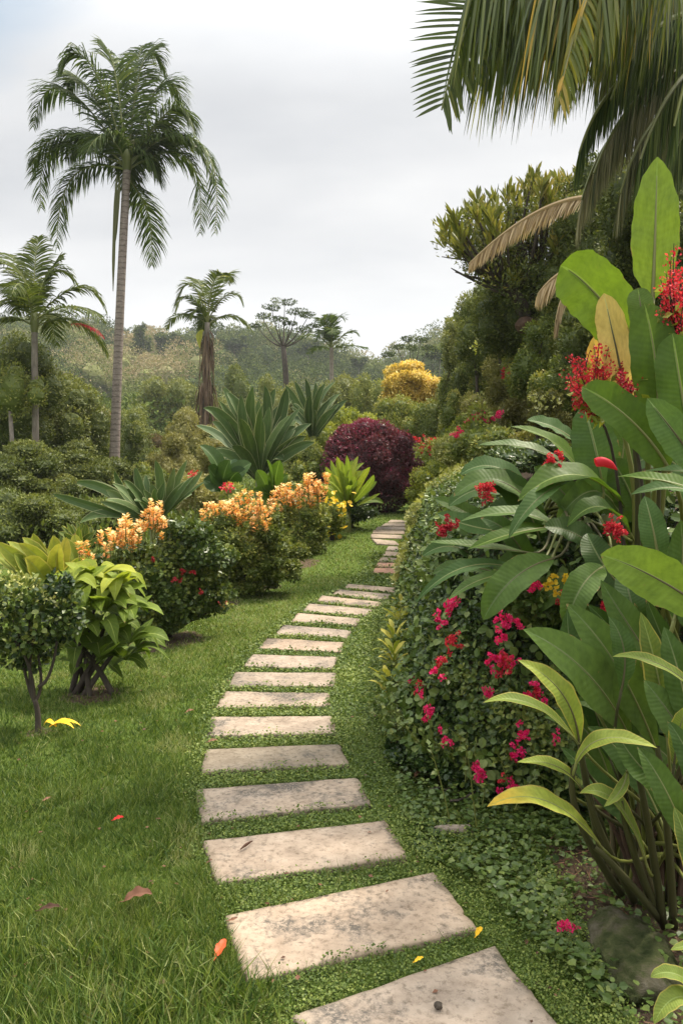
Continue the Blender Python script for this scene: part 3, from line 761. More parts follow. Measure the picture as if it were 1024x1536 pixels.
# ================================================================== left side of the garden
# tall palm
palm('palm_tree', 'tall palm with a bare ringed grey trunk and big drooping crown against the sky', 170, 22, 787, 191, 248, [
 [(190, 250), (168, 150), (120, 20), (90, 108)], [(190, 245), (140, 160), (70, 70), (50, 190)], [(188, 250), (130, 180), (60, 190), (48, 255)],
 [(190, 250), (120, 215), (50, 180), (62, 312)], [(190, 255), (130, 235), (85, 250), (86, 372)], [(192, 250), (200, 150), (215, 10), (250, 112)],
 [(192, 245), (225, 130), (255, 70), (286, 188)], [(192, 248), (240, 180), (270, 120), (292, 200)], [(192, 252), (260, 165), (345, 190), (322, 350)],
 [(192, 255), (250, 215), (312, 200), (300, 350)], [(190, 262), (205, 290), (232, 300), (228, 398)], [(190, 250), (180, 150), (175, 90), (158, 70)],
 [(192, 250), (205, 150), (200, 90), (215, 68)], [(190, 248), (150, 140), (110, 90), (100, 130)], [(192, 250), (232, 190), (300, 180), (318, 275)],
 [(191, 250), (170, 200), (120, 180), (100, 240)], [(192, 250), (215, 200), (255, 150), (262, 215)]],
 .95, .046, .155, .105, tint=.45, n=105, droop=.75, extra=6, ex_len=100, kink=-2, rach=.03, plume=.22)
_tp = [o for o in scene.objects if o.name == 'palm_tree'][0]
mb = MB(); d = 21.8
for q in ([(176, 262), (172, 330), (170, 437)], [(180, 265), (177, 320), (172, 372)]):
    mb.ribbon(bez([P(*c, d) for c in q], 14), np.interp(np.linspace(0, 1, 14), [0, .3, .8, 1], [.02, .055, .05, .01]), (0, -1, .2), .5, .35)
part('hanging_dead_frond', mb, M['shag'], _tp)
# palm at the left edge
palm('palm_tree', 'slim palm at the left edge with upright spear leaf and a red-tinged lower frond', 55, 18.6, 812, 52, 492, [
 [(52, 470), (40, 400), (5, 360), (-40, 420)], [(52, 472), (30, 420), (-30, 400), (-70, 480)], [(52, 480), (20, 430), (-10, 440), (-35, 520)],
 [(54, 470), (60, 410), (90, 380), (118, 430)], [(54, 476), (90, 440), (135, 400), (160, 468)], [(54, 480), (90, 455), (130, 450), (150, 480)],
 [(54, 492), (80, 470), (140, 470), (163, 534)], [(52, 470), (50, 430), (52, 390), (58, 356)], [(52, 474), (62, 430), (75, 400), (92, 384)],
 [(52, 474), (40, 420), (25, 385), (10, 380)], [(52, 490), (10, 460), (-30, 480), (-50, 560)]],
 .62, .040, .09, .07, mat='palmgreen', n=60, plume=.13, droop=.55, extra=3, ex_len=85, rach=.022, trunkmat='bark2')
_lp = [o for o in scene.objects if o.name == 'palm_tree.001'][0]
mb = MB(); frond(mb, [P(100, 488, 18.2), P(125, 480, 18.1), P(143, 490, 18.), P(155, 506, 18.)], n=26, L=.28, w=.03, droop=.6, tint=.5)
part('red_frond_tip', mb, [M['dkred'], M['gstem']], _lp)
# mid palm with shaggy skirt
e, top = palm('palm_tree', 'mid-distance palm in the valley with a shaggy brown skirt of dead fronds', 305, 34, 640, 311, 484, [
 [(311, 484), (300, 420), (275, 405), (264, 458)], [(311, 484), (295, 440), (270, 430), (262, 470)], [(311, 482), (325, 420), (350, 390), (343, 425)],
 [(311, 484), (330, 440), (355, 425), (364, 458)], [(311, 488), (290, 465), (262, 465), (250, 492)], [(311, 488), (335, 465), (360, 470), (378, 496)],
 [(311, 484), (308, 440), (300, 415), (288, 418)], [(311, 484), (314, 430), (325, 405), (334, 410)]],
 .70, .07, .13, .11, mat='palmgreen', n=40, plume=.08, droop=.45, extra=3, ex_len=45, rach=.035, trunkmat='bark2', crownshaft=False, segs=2)
mb = MB()
for _ in range(240):
    t = rng.random(); a = rng.uniform(0, 6.28); z = top[2]-.3-t*4.1; r = .20+(.36 if t > .5 else .03)*rng.random()
    r *= .62; c = np.array([top[0]+math.cos(a)*r-.10*t, top[1]+math.sin(a)*r, z]); l = rng.uniform(.5, 1.5)
    mb.ribbon(bez([c, c+[math.cos(a)*.22, math.sin(a)*.22, -l*.3], c+[math.cos(a)*.18, math.sin(a)*.18, -l]], 5), np.array([.02, .035, .03, .025, .005]), (math.cos(a), math.sin(a), .1), .3, rng.random()*.8, cols=3)
part('dead_frond_skirt', mb, M['skirt'], e)
mb = MB(); mb.ribbon(bez([P(305, 495, 33.8), P(296, 500, 33.7), P(300, 522, 33.7)], 8), np.interp(np.linspace(0, 1, 8), [0, .5, 1], [.03, .16, .02]), (0, -1, .2), .3, .8)
part('yellow_hanging_leaf', mb, M['strap'], e)
# spindly palm further back
palm('palm_tree', 'spindly palm in front of the far ridge with few long arching fronds', 497, 52, 570, 497, 522, [
 [(497, 522), (490, 480), (485, 470), (476, 482)], [(497, 522), (480, 500), (462, 498), (448, 508)], [(497, 522), (500, 480), (508, 468), (516, 478)],
 [(497, 522), (515, 500), (528, 490), (536, 502)], [(497, 524), (515, 515), (530, 518), (550, 521)], [(497, 524), (485, 518), (470, 520), (462, 530)], [(497, 522), (498, 490), (496, 478), (492, 474)]],
 .85, .11, .16, .13, n=22, droop=.35, extra=3, ex_len=40, rach=.05, trunkmat='bark2', crownshaft=False, segs=2)

# spreading flat-topped trees on the ridge
def flat_tree(label, px, d, ptop, pb, spread, tiers, mat='hillw', base=None):
    g = onground(px, d); g[2] -= 1
    e = empty('flat_topped_tree', g, label, 'tree')
    tops = [P(px+dx, ptop+dy, d+rng.uniform(-2, 2)) for dx, dy, _ in tiers]
    mb = MB(); tr = P(px, pb, d)
    mb.tube(through(g, (g+tr)/2+[.3, 0, 0], tr, 8), np.linspace(.35, .2, 8), 7)
    part('trunk', mb, M['bark'], e, True)
    mb = MB()
    for t in tops: mb.tube(through(tr, (tr+t)/2+[0, 0, -.35], t, 8), np.linspace(.08, .02, 8), 5)
    part('branches', mb, M['bark'], e)
    mb = MB()
    for t, (dx, dy, w) in zip(tops, tiers):
        r = w/2*d/FPX; el = [(t+[rng.uniform(-.6, .6)*r, rng.uniform(-.6, .6)*r, rng.uniform(-.1, .12)*r], np.array([r*.55, r*.55, r*.17])) for _ in range(6)]
        foliage(mb, el, int(30*w+100), 2.4*d/FPX, tint=.10, core=False, shell=.5, jitter=.5, tvar=.2)
    part('crown', mb, M[mat], e)
flat_tree('airy flat-topped tree on the ridge between the two smaller palms', 425, 62, 455, 520, 90, [(-32, 20, 26), (-18, 6, 30), (2, -2, 36), (20, 12, 32), (38, 18, 28), (-8, 24, 26), (46, 34, 22), (30, 40, 30), (10, 30, 20), (-40, 34, 18)])
flat_tree('small flat-topped tree rising right of the ridge dip above the golden tree', 617, 70, 508, 560, 60, [(-22, 12, 22), (-4, 0, 26), (14, 2, 24), (26, 14, 20), (2, 14, 22), (-36, 24, 20)])

# dark trees at the left edge
def broad_tree(label, px, d, ptop, pbot, wpx, mat, trunkpx=None, leaf=.07, k=14, tint=.4, layers=3, pbt=None, group=None, name='broadleaf_tree', minpx=3.2, rr=(.25, .42)):
    g = onground(px, d); ztop = CH-(ptop-HY)/FPX*d; zb = max(g[2], CH-(pbot-HY)/FPX*d)
    c = np.array([g[0], d, (ztop+zb)/2]); r = np.array([wpx/2*d/FPX]*2+[(ztop-zb)/2])
    e = empty(name, g, label, 'tree', group)
    s = max(leaf, minpx*d/FPX)
    mb = MB(); foliage(mb, lumps(c, r, k, rr), count(wpx, pbot-ptop, s*FPX/d, layers), s, tint=tint, topbright=.15, tvar=.25, shell=.3)
    part('crown', mb, M[mat], e)
    mb = MB(); tt = c+[0, 0, r[2]*.2]
    mb.tube(through(g-[0, 0, .1], (g+tt)/2+[rng.uniform(-.2, .2), 0, 0], tt, 10), np.linspace(.11, .04, 10), 7); part('trunk', mb, M['bark2'], e, True)
    mb = MB(); stems(mb, (g+c)/2, [c+rdir(1)[0]*r*.8 for _ in range(5)], .04, .012); part('branches', mb, M['bark'], e)
    return e
broad_tree('dark bushy tree filling the left edge behind the slim palm', 20, 20.5, 508, 720, 130, 'dark', tint=.5, k=16)
broad_tree('round olive-green tree right of the slim palm trunk', 95, 23, 575, 760, 130, 'dark', tint=.62, k=16)
shrub('bush', 'dark low bush between the slim palm trunk and the tall palm trunk', 'bush', 130, 668, 120, 19.5, 'dark', k=12, tint=.45)
shrub('bush', 'very dark low bush in the lower left thicket behind the upright strap leaves', 'bush', 20, 668, 150, 17.6, 'dark', k=12, tint=.38)
shrub('bush', 'dark bush left of the tall palm trunk under the round olive tree', 'bush', 85, 715, 90, 17.4, 'dark', k=9, tint=.5)
mb = MB(); g = onground(18, 18); mb.tube(through(g, P(20, 700, 18), P(14, 600, 18.3), 12), np.linspace(.07, .045, 12), 8)
e = empty('slender_tree', g, 'thin pale trunked tree left of the slim palm trunk', 'tree'); part('trunk', mb, M['bark2'], e, True)
mb = MB(); foliage(mb, lumps(P(16, 590, 18.3), np.array([.7, .7, .9]), 8), 2600, .06, tint=.6, shell=.35); part('crown', mb, M['mid'], e)

# strap-leaved clumps
def rosette(name, label, cat, root, d, leaves, wpx, mat, face=(.9, .5), fold=.35, group=None, hero=False, wave=.04, extra=0, exl=60, exup=.8, tint=None, base_spread=6, bmat='gstem', tipw=.0, prof=None):
    """leaves: list of (tipx, tipy[, midx, midy]) in reference pixels"""
    R0 = P(*root, d); g = float(gh(R0[0], R0[1])); base = np.array([R0[0], R0[1], g])
    e = empty(name, base, label, cat, group)
    st = np.array([R0[0], R0[1], max(g, R0[2])])
    LV = []
    for q in leaves:
        dd = d*(1+rng.uniform(-.03, .03)); tip = P(q[0], q[1], dd); b = st+np.array([rng.uniform(-1, 1)*base_spread*d/FPX, rng.uniform(-.5, .5)*base_spread*d/FPX, 0])
        if len(q) >= 4: mid = P(q[2], q[3], d*(1+(dd/d-1)*.5))
        else: mid = (b+tip)/2+np.array([(b[0]-tip[0])*.06, 0, np.linalg.norm(tip-b)*.06])
        LV.append((b, mid, tip))
    LV = [(b_, m_+rng.normal(0, .035, 3)*np.linalg.norm(t_-b_), t_) for b_, m_, t_ in LV]
    for _ in range(extra):
        az = rng.uniform(0, 6.28); L = exl*d/FPX*rng.uniform(.7, 1.1)
        dr = norm(np.array([math.cos(az), math.sin(az), rng.uniform(exup*.5, exup*1.6)])); tip = st+dr*L
        LV.append((st, (st+tip)/2+[0, 0, L*.1], tip))
    mbs = []
    for b, mid, tip in LV:
        pts = through(b, mid, tip, 16); tt = np.linspace(0, 1, 16)
        W = wpx*d/FPX/2*rng.uniform(.85, 1.1)*np.interp(tt, *(prof or ([0, .15, .5, .8, .93, 1], [.35, .55, 1, .78, .42, .03])))
        view = norm(np.array([0, 0, CH])-mid); nn = view*face[0]+np.array([0, 0, face[1]])+rdir(1)[0]*.6
        tn = (rng.random() if tint is None else tint+rng.normal(0, .15)); tn = np.clip(tn+tipw*tt**3, 0, 1)
        m = MB(); m.ribbon(pts, W, nn, fold, tn, wave, ph=rng.random()*6, cols=7); mbs.append(m)
    if hero:
        for m in mbs: part('leaf', m, M[mat], e, True)
    else:
        a = MB()
        for m in mbs:
            for (F, mt) in m.f: a.f.append((F+a.n, mt))
            a.v += m.v; a.t += m.t; a.u += m.u; a.n += m.n
        part('leaves', a, M[mat], e, True)
    ms = MB(); ms.tube(np.array([base-[0, 0, .03], st+[0, 0, .02]]), [base_spread*d/FPX*.9, base_spread*d/FPX*.7], 9, .4)
    part('stem', ms, M[bmat], e, True)
    return e
rosette('giant_bromeliad', 'large rosette of broad grey-green lance leaves above the orange flowers at the centre', 'plant', (388, 718), 16.5,
 [(328, 600), (340, 588, 372, 640), (362, 592), (380, 580), (397, 578), (413, 583), (430, 582), (438, 600), (443, 640, 415, 660), (437, 622), (318, 632, 350, 660), (312, 655, 345, 672), (338, 690, 360, 690), (305, 612, 350, 645), (352, 614), (368, 628), (404, 610), (420, 612), (345, 640, 366, 672), (395, 632), (425, 690, 405, 690), (450, 612), (334, 578), (388, 600), (440, 668), (322, 672)],
 21, 'agave', hero=True, extra=12, exl=120, exup=.9, tint=.45)
rosette('giant_bromeliad', 'second dark lance-leaved rosette half hidden behind the large one', 'plant', (470, 655), 22,
 [(428, 578), (442, 572), (458, 568), (474, 574), (488, 575), (503, 572), (510, 590), (436, 610), (520, 600), (450, 590), (465, 592), (482, 595), (495, 600), (448, 628, 460, 632)], 14, 'agave', hero=True, extra=8, exl=80, tint=.2)
rosette('giant_bromeliad', 'wide spiky plant with stiff grey-green leaves, its leftmost leaf almost level', 'plant', (232, 790), 10.8,
 [(79, 741, 150, 758), (113, 723, 165, 745), (138, 720, 180, 748), (150, 752), (172, 706, 195, 745), (190, 722, 200, 752), (203, 700, 216, 745), (219, 712), (233, 690, 240, 738), (247, 724), (262, 700, 255, 745), (281, 690, 262, 740), (304, 706, 270, 750), (309, 722, 275, 752), (120, 785, 175, 775), (215, 735), (160, 735, 190, 755), (243, 712), (226, 726), (290, 715, 262, 750), (183, 748), (205, 740)],
 17, 'agave', hero=True, extra=12, exl=95, tint=.5, base_spread=9)
rosette('broad_dark_plant', 'few very dark drooping broad leaves below the large central rosette on its left', 'plant', (338, 735), 14.2,
 [(300, 668, 325, 690), (345, 690), (312, 700, 325, 712), (328, 712), (352, 712), (305, 720)], 34, 'bananad', extra=4, exl=60, tint=.3)
rosette('broad_dark_plant', 'low broad-leaved plant under the right side of the large central rosette', 'plant', (412, 752), 14.6,
 [(385, 705), (400, 690), (420, 690), (432, 712), (380, 735), (440, 735), (408, 715)], 26, 'banana', extra=4, exl=40, tint=.3)
rosette('strap_leaved_clump', 'clump of upright yellow-green strap leaves leaning left at the left edge', 'plant', (85, 905), 7.3,
 [(5, 822, 45, 850), (22, 830), (38, 820), (58, 808, 70, 855), (72, 822), (100, 806, 95, 850), (2, 842), (48, 838), (18, 850), (66, 842), (-15, 826, 40, 860), (28, 815), (12, 812), (34, 806), (50, 800, 62, 850), (80, 803), (90, 815), (-8, 812), (60, 826), (5, 835)], 32, 'strap', extra=16, exl=95, tint=.38, hero=False, tipw=.35)
rosette('strap_leaved_clump', 'yellow-edged strap leaves rising just behind the bright yellow-green shrub', 'plant', (132, 905), 7.6,
 [(70, 830), (88, 836), (104, 812), (118, 840), (135, 850), (98, 850), (150, 858), (82, 850), (120, 822), (112, 800), (128, 815), (95, 806), (142, 832), (76, 815), (108, 832)], 28, 'strap', extra=12, exl=85, tint=.45, tipw=.3)
rosette('strap_leaved_clump', 'darker upright fan of narrow leaves behind the yellow-green strap leaves', 'plant', (122, 838), 11.2,
 [(92, 790), (100, 784), (108, 786), (115, 783), (123, 784), (130, 786), (138, 790), (146, 795), (96, 800), (150, 806), (112, 796), (126, 796), (104, 792), (119, 790), (134, 794), (142, 800), (88, 798)], 14, 'strap', extra=6, exl=40, tint=.05)

# bright yellow-green shrub with dark stems
def leafy_shrub():
    d = 5.75; b = hit(138, 1040); b = np.array([b[0], b[1], float(gh(b[0], b[1]))]); d = b[1]
    e = empty('broadleaf_shrub', b, 'bright yellow-green broad-leaved shrub on dark stout stems, at the left', 'shrub')
    ms = MB()
    tips = [(112, 930), (100, 900), (128, 905), (145, 880), (160, 890), (178, 915), (165, 935), (195, 940), (125, 950), (150, 870), (185, 960), (105, 945)]
    for q in [(112, 960), (128, 930), (146, 900), (160, 925), (178, 940), (120, 990), (186, 960)]:
        t = P(*q, d+rng.uniform(-.1, .15)); s0 = b+[rng.uniform(-.16, .16), rng.uniform(-.10, .10), -.02]
        ms.tube(through(s0, (s0+t)/2+rng.normal(0, .02, 3), t, 10), np.linspace(.024, .011, 10), 7, .3)
    part('stems', ms, M['bark'], e, True)
    mb = MB()
    spec = []
    for cx, cy, n_ in [(148, 868, 9), (178, 880, 8), (108, 880, 7), (140, 885, 9), (160, 915, 8), (120, 900, 9), (165, 895, 9), (100, 925, 7), (145, 915, 10), (185, 925, 8), (125, 950, 7), (170, 950, 7), (195, 965, 5), (150, 945, 7), (118, 985, 7), (190, 990, 7), (105, 965, 6), (150, 985, 7), (170, 1000, 5), (130, 1005, 5), (205, 970, 5), (95, 945, 5)]:
        c = P(cx, cy, d+rng.uniform(-.18, .18)); up = (1000-cy)/140
        for _ in range(n_):
            az = rng.uniform(0, 6.28); L = rng.uniform(.18, .30); hd = np.array([math.cos(az), math.sin(az)*.9, 0])
            tip = c+hd*L+np.array([0, 0, rng.uniform(-.07, .15)]); mid = c+hd*L*.5+np.array([0, 0, .055+.04*rng.random()])
            pts = through(c, mid, tip, 10); tt = np.linspace(0, 1, 10)
            W = rng.uniform(.045, .072)*np.interp(tt, [0, .12, .45, .8, 1], [.12, .3, 1, .7, .03])
            mb.ribbon(pts, W, norm([0, -.3, 1])+rdir(1)[0]*.25, .25, np.clip(.02+.75*max(up, 0)**1.8*rng.uniform(.5, 1.3), 0, 1), .08, ph=rng.random()*6, cols=5)
    part('leaves', mb, M['fan'], e, True)
leafy_shrub()
# small tree at the far left
def small_tree():
    b = hit(57, 1098); b[2] = float(gh(b[0], b[1])); d = b[1]
    e = empty('small_tree', b, 'small round-headed tree on forked black stems, left edge of the lawn', 'tree')
    ms = MB()
    f1 = P(48, 1020, d)
    ms.tube(through(b-[0, 0, .03], P(57, 1070, d), P(52, 1050, d), 8), np.linspace(.020, .015, 8), 8, .3)
    for m, t in [((38, 1010), (28, 950)), ((45, 1000), (55, 940)), ((62, 1020), (52, 960)), ((40, 990), (10, 950))]:
        ms.tube(through(P(52, 1052, d), P(*m, d+rng.uniform(-.05, .05)), P(*t, d+rng.uniform(-.1, .1)), 10), np.linspace(.012, .006, 10), 7, .3)
    ms.tube(through(P(58, 1030, d), P(75, 1010, d), P(86, 960, d), 10), np.linspace(.012, .007, 10), 6, .3)
    for q in [(-10, 940), (20, 930), (45, 920), (75, 930), (92, 945), (60, 900)]:
        ms.tube(through(P(40, 985, d), P((40+q[0])/2, 965, d+.03), P(*q, d+rng.uniform(-.15, .15)), 8), np.linspace(.010, .004, 8), 5, .3)
    part('trunk', ms, M['bark'], e, True)
    mb = MB()
    el = []
    for q, r in [((30, 890), .17), ((-15, 905), .18), ((75, 905), .13), ((60, 935), .15), ((10, 940), .17), ((92, 945), .09), ((40, 960), .12), ((-20, 955), .14), ((85, 925), .10)]:
        el.append((P(*q, d+rng.uniform(-.12, .12)), np.array([r, r*1.1, r*.62])))
    el += [(P(px_, py_, d+rng.uniform(-.15, .15)), np.array([.07, .08, .06])) for px_, py_ in [(105, 915), (98, 895), (70, 968), (20, 985), (90, 875), (50, 990), (108, 935)]]
    foliage(mb, el, 7500, (.022, .046), ROUND, tint=.5, tvar=.36, topbright=.15, core=False, shell=.55)
    part('crown', mb, M['ivy'], e)
    for q in [(15, 865), (35, 872), (-5, 868), (55, 878), (68, 892), (45, 955), (25, 868), (80, 900)]:
        mb = MB(); c = P(*q, d-.14); k = 16
        mb.scatter(LEAF, c+rng.normal(0, .022, (k, 3)), rdir(k)+[0, 0, .6], rdir(k)+[0, -.5, .3], .026, rng.random(k))
        part('pale_flower', mb, M['pale'], e)
small_tree()

# petals and flower spikes
def spike_mesh():
    mb = MB(); k = 34
    t = rng.random(k)**.8; a = rng.uniform(0, 6.28, k)
    r = .016*(1-t*.6)
    p = np.column_stack([np.cos(a)*r, np.sin(a)*r, t*.12])
    mb.scatter(LEAF, p, np.column_stack([np.cos(a), np.sin(a), np.full(k, .55)]), np.column_stack([-np.cos(a)*.3, -np.sin(a)*.3, np.ones(k)])+rdir(k)*.3, rng.uniform(.022, .038, k), np.clip(.2+.7*t+rng.normal(0, .2, k), 0, 1), wide=1.5)
    mb.tube(np.array([[0, 0, -.10], [0, 0, .1]]), [.004, .002], 5, .2, mat=1)
    return mb.mesh('flower_spike', [M['orange'], M['gstem']])
SPK = [spike_mesh() for _ in range(4)]
def spikes(e, pts, d, sc=1., jit=6):
    if len(pts) > 8: pts = pts+[(a+rng.uniform(-9, 9), b+rng.uniform(-3, 12)) for a, b in pts]
    for (px, py) in pts:
        me = SPK[rng.integers(4)]
        o = bpy.data.objects.new('flower_spike', me); COL.objects.link(o); o.parent = e
        dd = d+rng.uniform(-.3, .15); q = P(px+rng.uniform(-jit, jit)*.4, py+rng.uniform(-jit, jit)*.4, dd)-np.array(e['_loc'])
        o.location = Vector([float(c) for c in q]); o.rotation_euler = (rng.uniform(-.3, .3), rng.uniform(-.3, .3), rng.uniform(0, 6)); s_ = sc*rng.uniform(.65, 1.25); o.scale = (s_, s_, s_)
def petals(mb, c, r, k, size=.016, T=ROUND, tint=.5):
    d_ = rdir(k); p = c+d_*r*rng.uniform(.35, 1, (k, 1))*np.array([1, 1, .8])
    mb.scatter(T, p, d_+rdir(k)*.9, d_*.5+rdir(k)*.6+[0, 0, .4], rng.uniform(.7, 1.3, k)*size, np.clip(tint+rng.normal(0, .3, k), 0, 1), wide=1.2)
def cluster_mesh(k=110, r=.05, size=.017, mat='pink'):
    mb = MB()
    for _ in range(5): petals(mb, rng.normal(0, r*.5, 3), r*.42, k//5, size)
    return mb.mesh('flower_cluster', M[mat])
CL = {m: [cluster_mesh(mat=m) for _ in range(3)] for m in ('pink', 'red', 'dkred')}
def cluster(e, pos, sc=1., kind='pink', flat=.75):
    o = bpy.data.objects.new('flower_cluster', CL[kind][rng.integers(3)]); COL.objects.link(o); o.parent = e
    o.location = Vector([float(c) for c in (np.asarray(pos)-np.array(e['_loc']))]); o.rotation_euler = tuple(rng.uniform(0, 6, 3)); o.scale = (sc, sc*rng.uniform(.8, 1.1), sc*flat)

def bed_shrub(label, els, d, n, mat, leaf, T=ROUND, tint=.45, zb=None, stemn=6):
    c = np.mean([P(q[0], q[1], d) for q in els], 0); g = float(gh(c[0], d)); loc = (c[0], d, g)
    e = empty('flowering_shrub', loc, label, 'shrub')
    EL = []
    for (px, py, rp) in els:
        r = rp*d/FPX; cc = P(px, py, d+rng.uniform(-.25, .25)); cc[2] = max(cc[2], g+r*.55); EL += lumps(cc, np.array([r, r*1.05, r*.9]), 5, (.3, .62))
    mb = MB(); foliage(mb, EL, n, leaf, T, tint=tint, tvar=.26, topbright=.12, zmin=g, shell=.3)
    part('foliage', mb, M[mat], e)
    ms = MB(); stems(ms, np.array(loc), [EL[rng.integers(len(EL))][0] for _ in range(stemn)], .02, .008); part('branches', ms, M['bark'], e)
    return e
e = bed_shrub('dark green flowering shrub topped with two loose heads of orange flowers, nearest of the row', [(225, 845, 46), (275, 825, 46), (170, 890, 34), (300, 850, 42), (255, 885, 48), (312, 870, 36), (215, 905, 38), (190, 860, 34), (250, 925, 36), (300, 905, 34), (325, 845, 30), (185, 930, 24), (330, 885, 22), (165, 850, 28)], 7.5, 26000, 'ivy', (.022, .05), tint=.68)
spikes(e, [(215, 788), (222, 778), (230, 784), (238, 776), (242, 788), (228, 796), (218, 800), (236, 802), (225, 770), (243, 798), (212, 796)], 7.2)
spikes(e, [(168, 812), (176, 806), (184, 800), (190, 795), (196, 806), (203, 800), (206, 816), (180, 822), (192, 818), (172, 822), (198, 826), (165, 826), (187, 808), (150, 820)], 7.0)
spikes(e, [(118, 832), (126, 840), (134, 836), (124, 850), (140, 846), (132, 856), (128, 826)], 6.9, .9)
for q in [(262, 868), (272, 855), (268, 872), (290, 858), (230, 842), (300, 890), (228, 905)]: cluster(e, P(*q, 7.05), .55, 'dkred')
e = bed_shrub('lighter green flowering shrub with a long band of orange flowers, second of the row', [(318, 812, 32), (345, 800, 36), (400, 790, 26), (430, 830, 26), (340, 872, 26), (375, 880, 20), (405, 868, 24), (428, 856, 20), (385, 815, 40), (345, 845, 34), (400, 845, 34), (370, 865, 24), (325, 848, 22), (415, 810, 28)], 9.9, 20000, 'mid', (.03, .055), T=LEAF, tint=.42)
spikes(e, [(306, 778), (314, 770), (322, 776), (330, 768), (338, 778), (346, 766), (352, 774), (360, 762), (368, 772), (376, 764), (384, 772), (392, 766), (400, 776), (408, 772), (330, 784), (345, 786), (365, 782), (385, 784), (318, 786), (396, 788), (356, 786), (376, 790), (340, 772), (372, 756), (390, 758), (350, 796), (380, 798), (402, 792)], 9.7, 1.35)
e = bed_shrub('flowering shrub with pale orange blooms beside the bright fan-leaved plant, third of the row', [(415, 785, 28), (445, 775, 30), (470, 765, 22), (485, 775, 16), (405, 820, 24), (425, 832, 18), (452, 830, 20), (470, 815, 18), (468, 780, 24), (430, 815, 26), (455, 815, 26), (478, 800, 14), (440, 838, 14)], 13.4, 14000, 'mid', (.035, .055), T=LEAF, tint=.5)
spikes(e, [(406, 752), (414, 744), (422, 750), (430, 742), (438, 750), (446, 740), (454, 746), (460, 734), (466, 742), (472, 730), (478, 738), (484, 728), (486, 742), (450, 756), (468, 754), (426, 760), (440, 762), (410, 764), (478, 750), (462, 758)], 13.2, 1.7)
# red plumes at the foot of the row
def plume(label, px, py, d, n, h):
    b = hit(px, py); b[2] = float(gh(b[0], b[1])); d = b[1]
    e = empty('plume_flower', b, label, 'plant')
    mb = MB(); ms = MB(); ml = MB()
    for _ in range(n):
        t = b+[rng.uniform(-.07, .07), rng.uniform(-.05, .05), h*rng.uniform(.8, 1.1)]; m = (b+t)/2+rng.normal(0, .01, 3)
        ms.tube(through(b, m, t, 5), .003, 4); k = 22; u = rng.random((k, 1)); p = t-[0, 0, .10]*(1-u)*1.3+rng.normal(0, .007, (k, 3))
        mb.scatter(LEAF, p, rdir(k)+[0, 0, -.8], rdir(k)+[0, -.6, 0], .024, rng.random(k))
    part('stalks', ms, M['gstem'], e); part('plumes', mb, M['red'], e)
    k = 50; ml.scatter(LEAF, b+rng.normal(0, .06, (k, 3))*[1, 1, .3]+[0, 0, .04], rdir(k)+[0, 0, .7], rdir(k)+[0, 0, 1], .06, rng.random(k)); part('leaves', ml, M['mid'], e)
plume('drooping red plume flower at the foot of the second orange-flowered shrub', 350, 884, 0, 8, .22)
plume('small reddish plume flower on the lawn edge below the nearest orange-flowered shrub', 333, 916, 0, 4, .13)

# bright fan-leaved plant
e = rosette('fan_leaved_plant', 'bright yellow-green fan of upright leaves in front of the maroon bush', 'plant', (522, 762), 15.4,
 [(488, 700, 500, 728), (496, 690), (505, 685), (513, 692), (520, 683), (529, 690), (537, 684), (546, 694), (553, 702), (560, 712, 545, 730), (565, 722, 548, 738), (484, 712), (480, 728, 500, 745), (508, 702), (526, 702), (541, 706), (570, 740, 550, 748), (575, 755, 550, 752), (500, 712), (516, 712), (533, 714)], 13, 'fan', hero=True, extra=12, exl=70, exup=1.2, tint=.4)
shrub('bush', 'dark skirt of foliage at the foot of the bright fan-leaved plant', 'bush', 528, 738, 70, 15.8, 'ivy', leaf=.06, tint=.35)
e, c, r = shrub('croton', 'small croton with yellow and orange leaves left of the bright fan-leaved plant', 'shrub', 498, 752, 44, 14.6, 'mid', leaf=.06, tint=.5)
mb = MB(); k = 26; pp = c+rdir(k)*r*.95; pp = np.concatenate([pp, P(513, 760, 14.3)+rng.normal(0, .1, (14, 3)), P(503, 745, 14.4)+rng.normal(0, .08, (12, 3))]); k = len(pp)
mb.scatter(ROUND, pp, rdir(k)+[0, -.5, 0], rdir(k)*.5+[0, -.5, 1], .10, rng.random(k)); part('yellow_leaves', mb, M['yflower'], e)
# maroon dome
g = onground(558, 19.6); e = empty('maroon_bush', g, 'large clipped dome of maroon leaves where the path disappears', 'bush')
d = 19.6; c = P(557, 706, d); r = np.array([76, 72, 75])*d/FPX
EL = [(c, r*.93)]+[(c+q*r*.86, r*rng.uniform(.13, .22)) for q in rdir(60) if q[2] > -.6]
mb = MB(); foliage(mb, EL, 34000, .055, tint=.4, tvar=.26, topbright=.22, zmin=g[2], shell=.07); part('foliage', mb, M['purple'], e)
ms = MB(); stems(ms, g-[0, 0, .05], [c+rdir(1)[0]*r*.4 for _ in range(4)], .05, .02); part('branches', ms, M['bark'], e)
k = 900; dd = rdir(k*5); w_ = norm([-.8, -.5, .75]); dd = dd[(dd@w_) > .62][:k]; k = len(dd)
mb = MB(); mb.scatter(LEAF, c+dd*r*.99, dd+rdir(k)*.8, dd*.4+rdir(k), .06, np.clip(.85+rng.normal(0, .15, k), 0, 1)); part('magenta_new_leaves', mb, M['purple'], e)
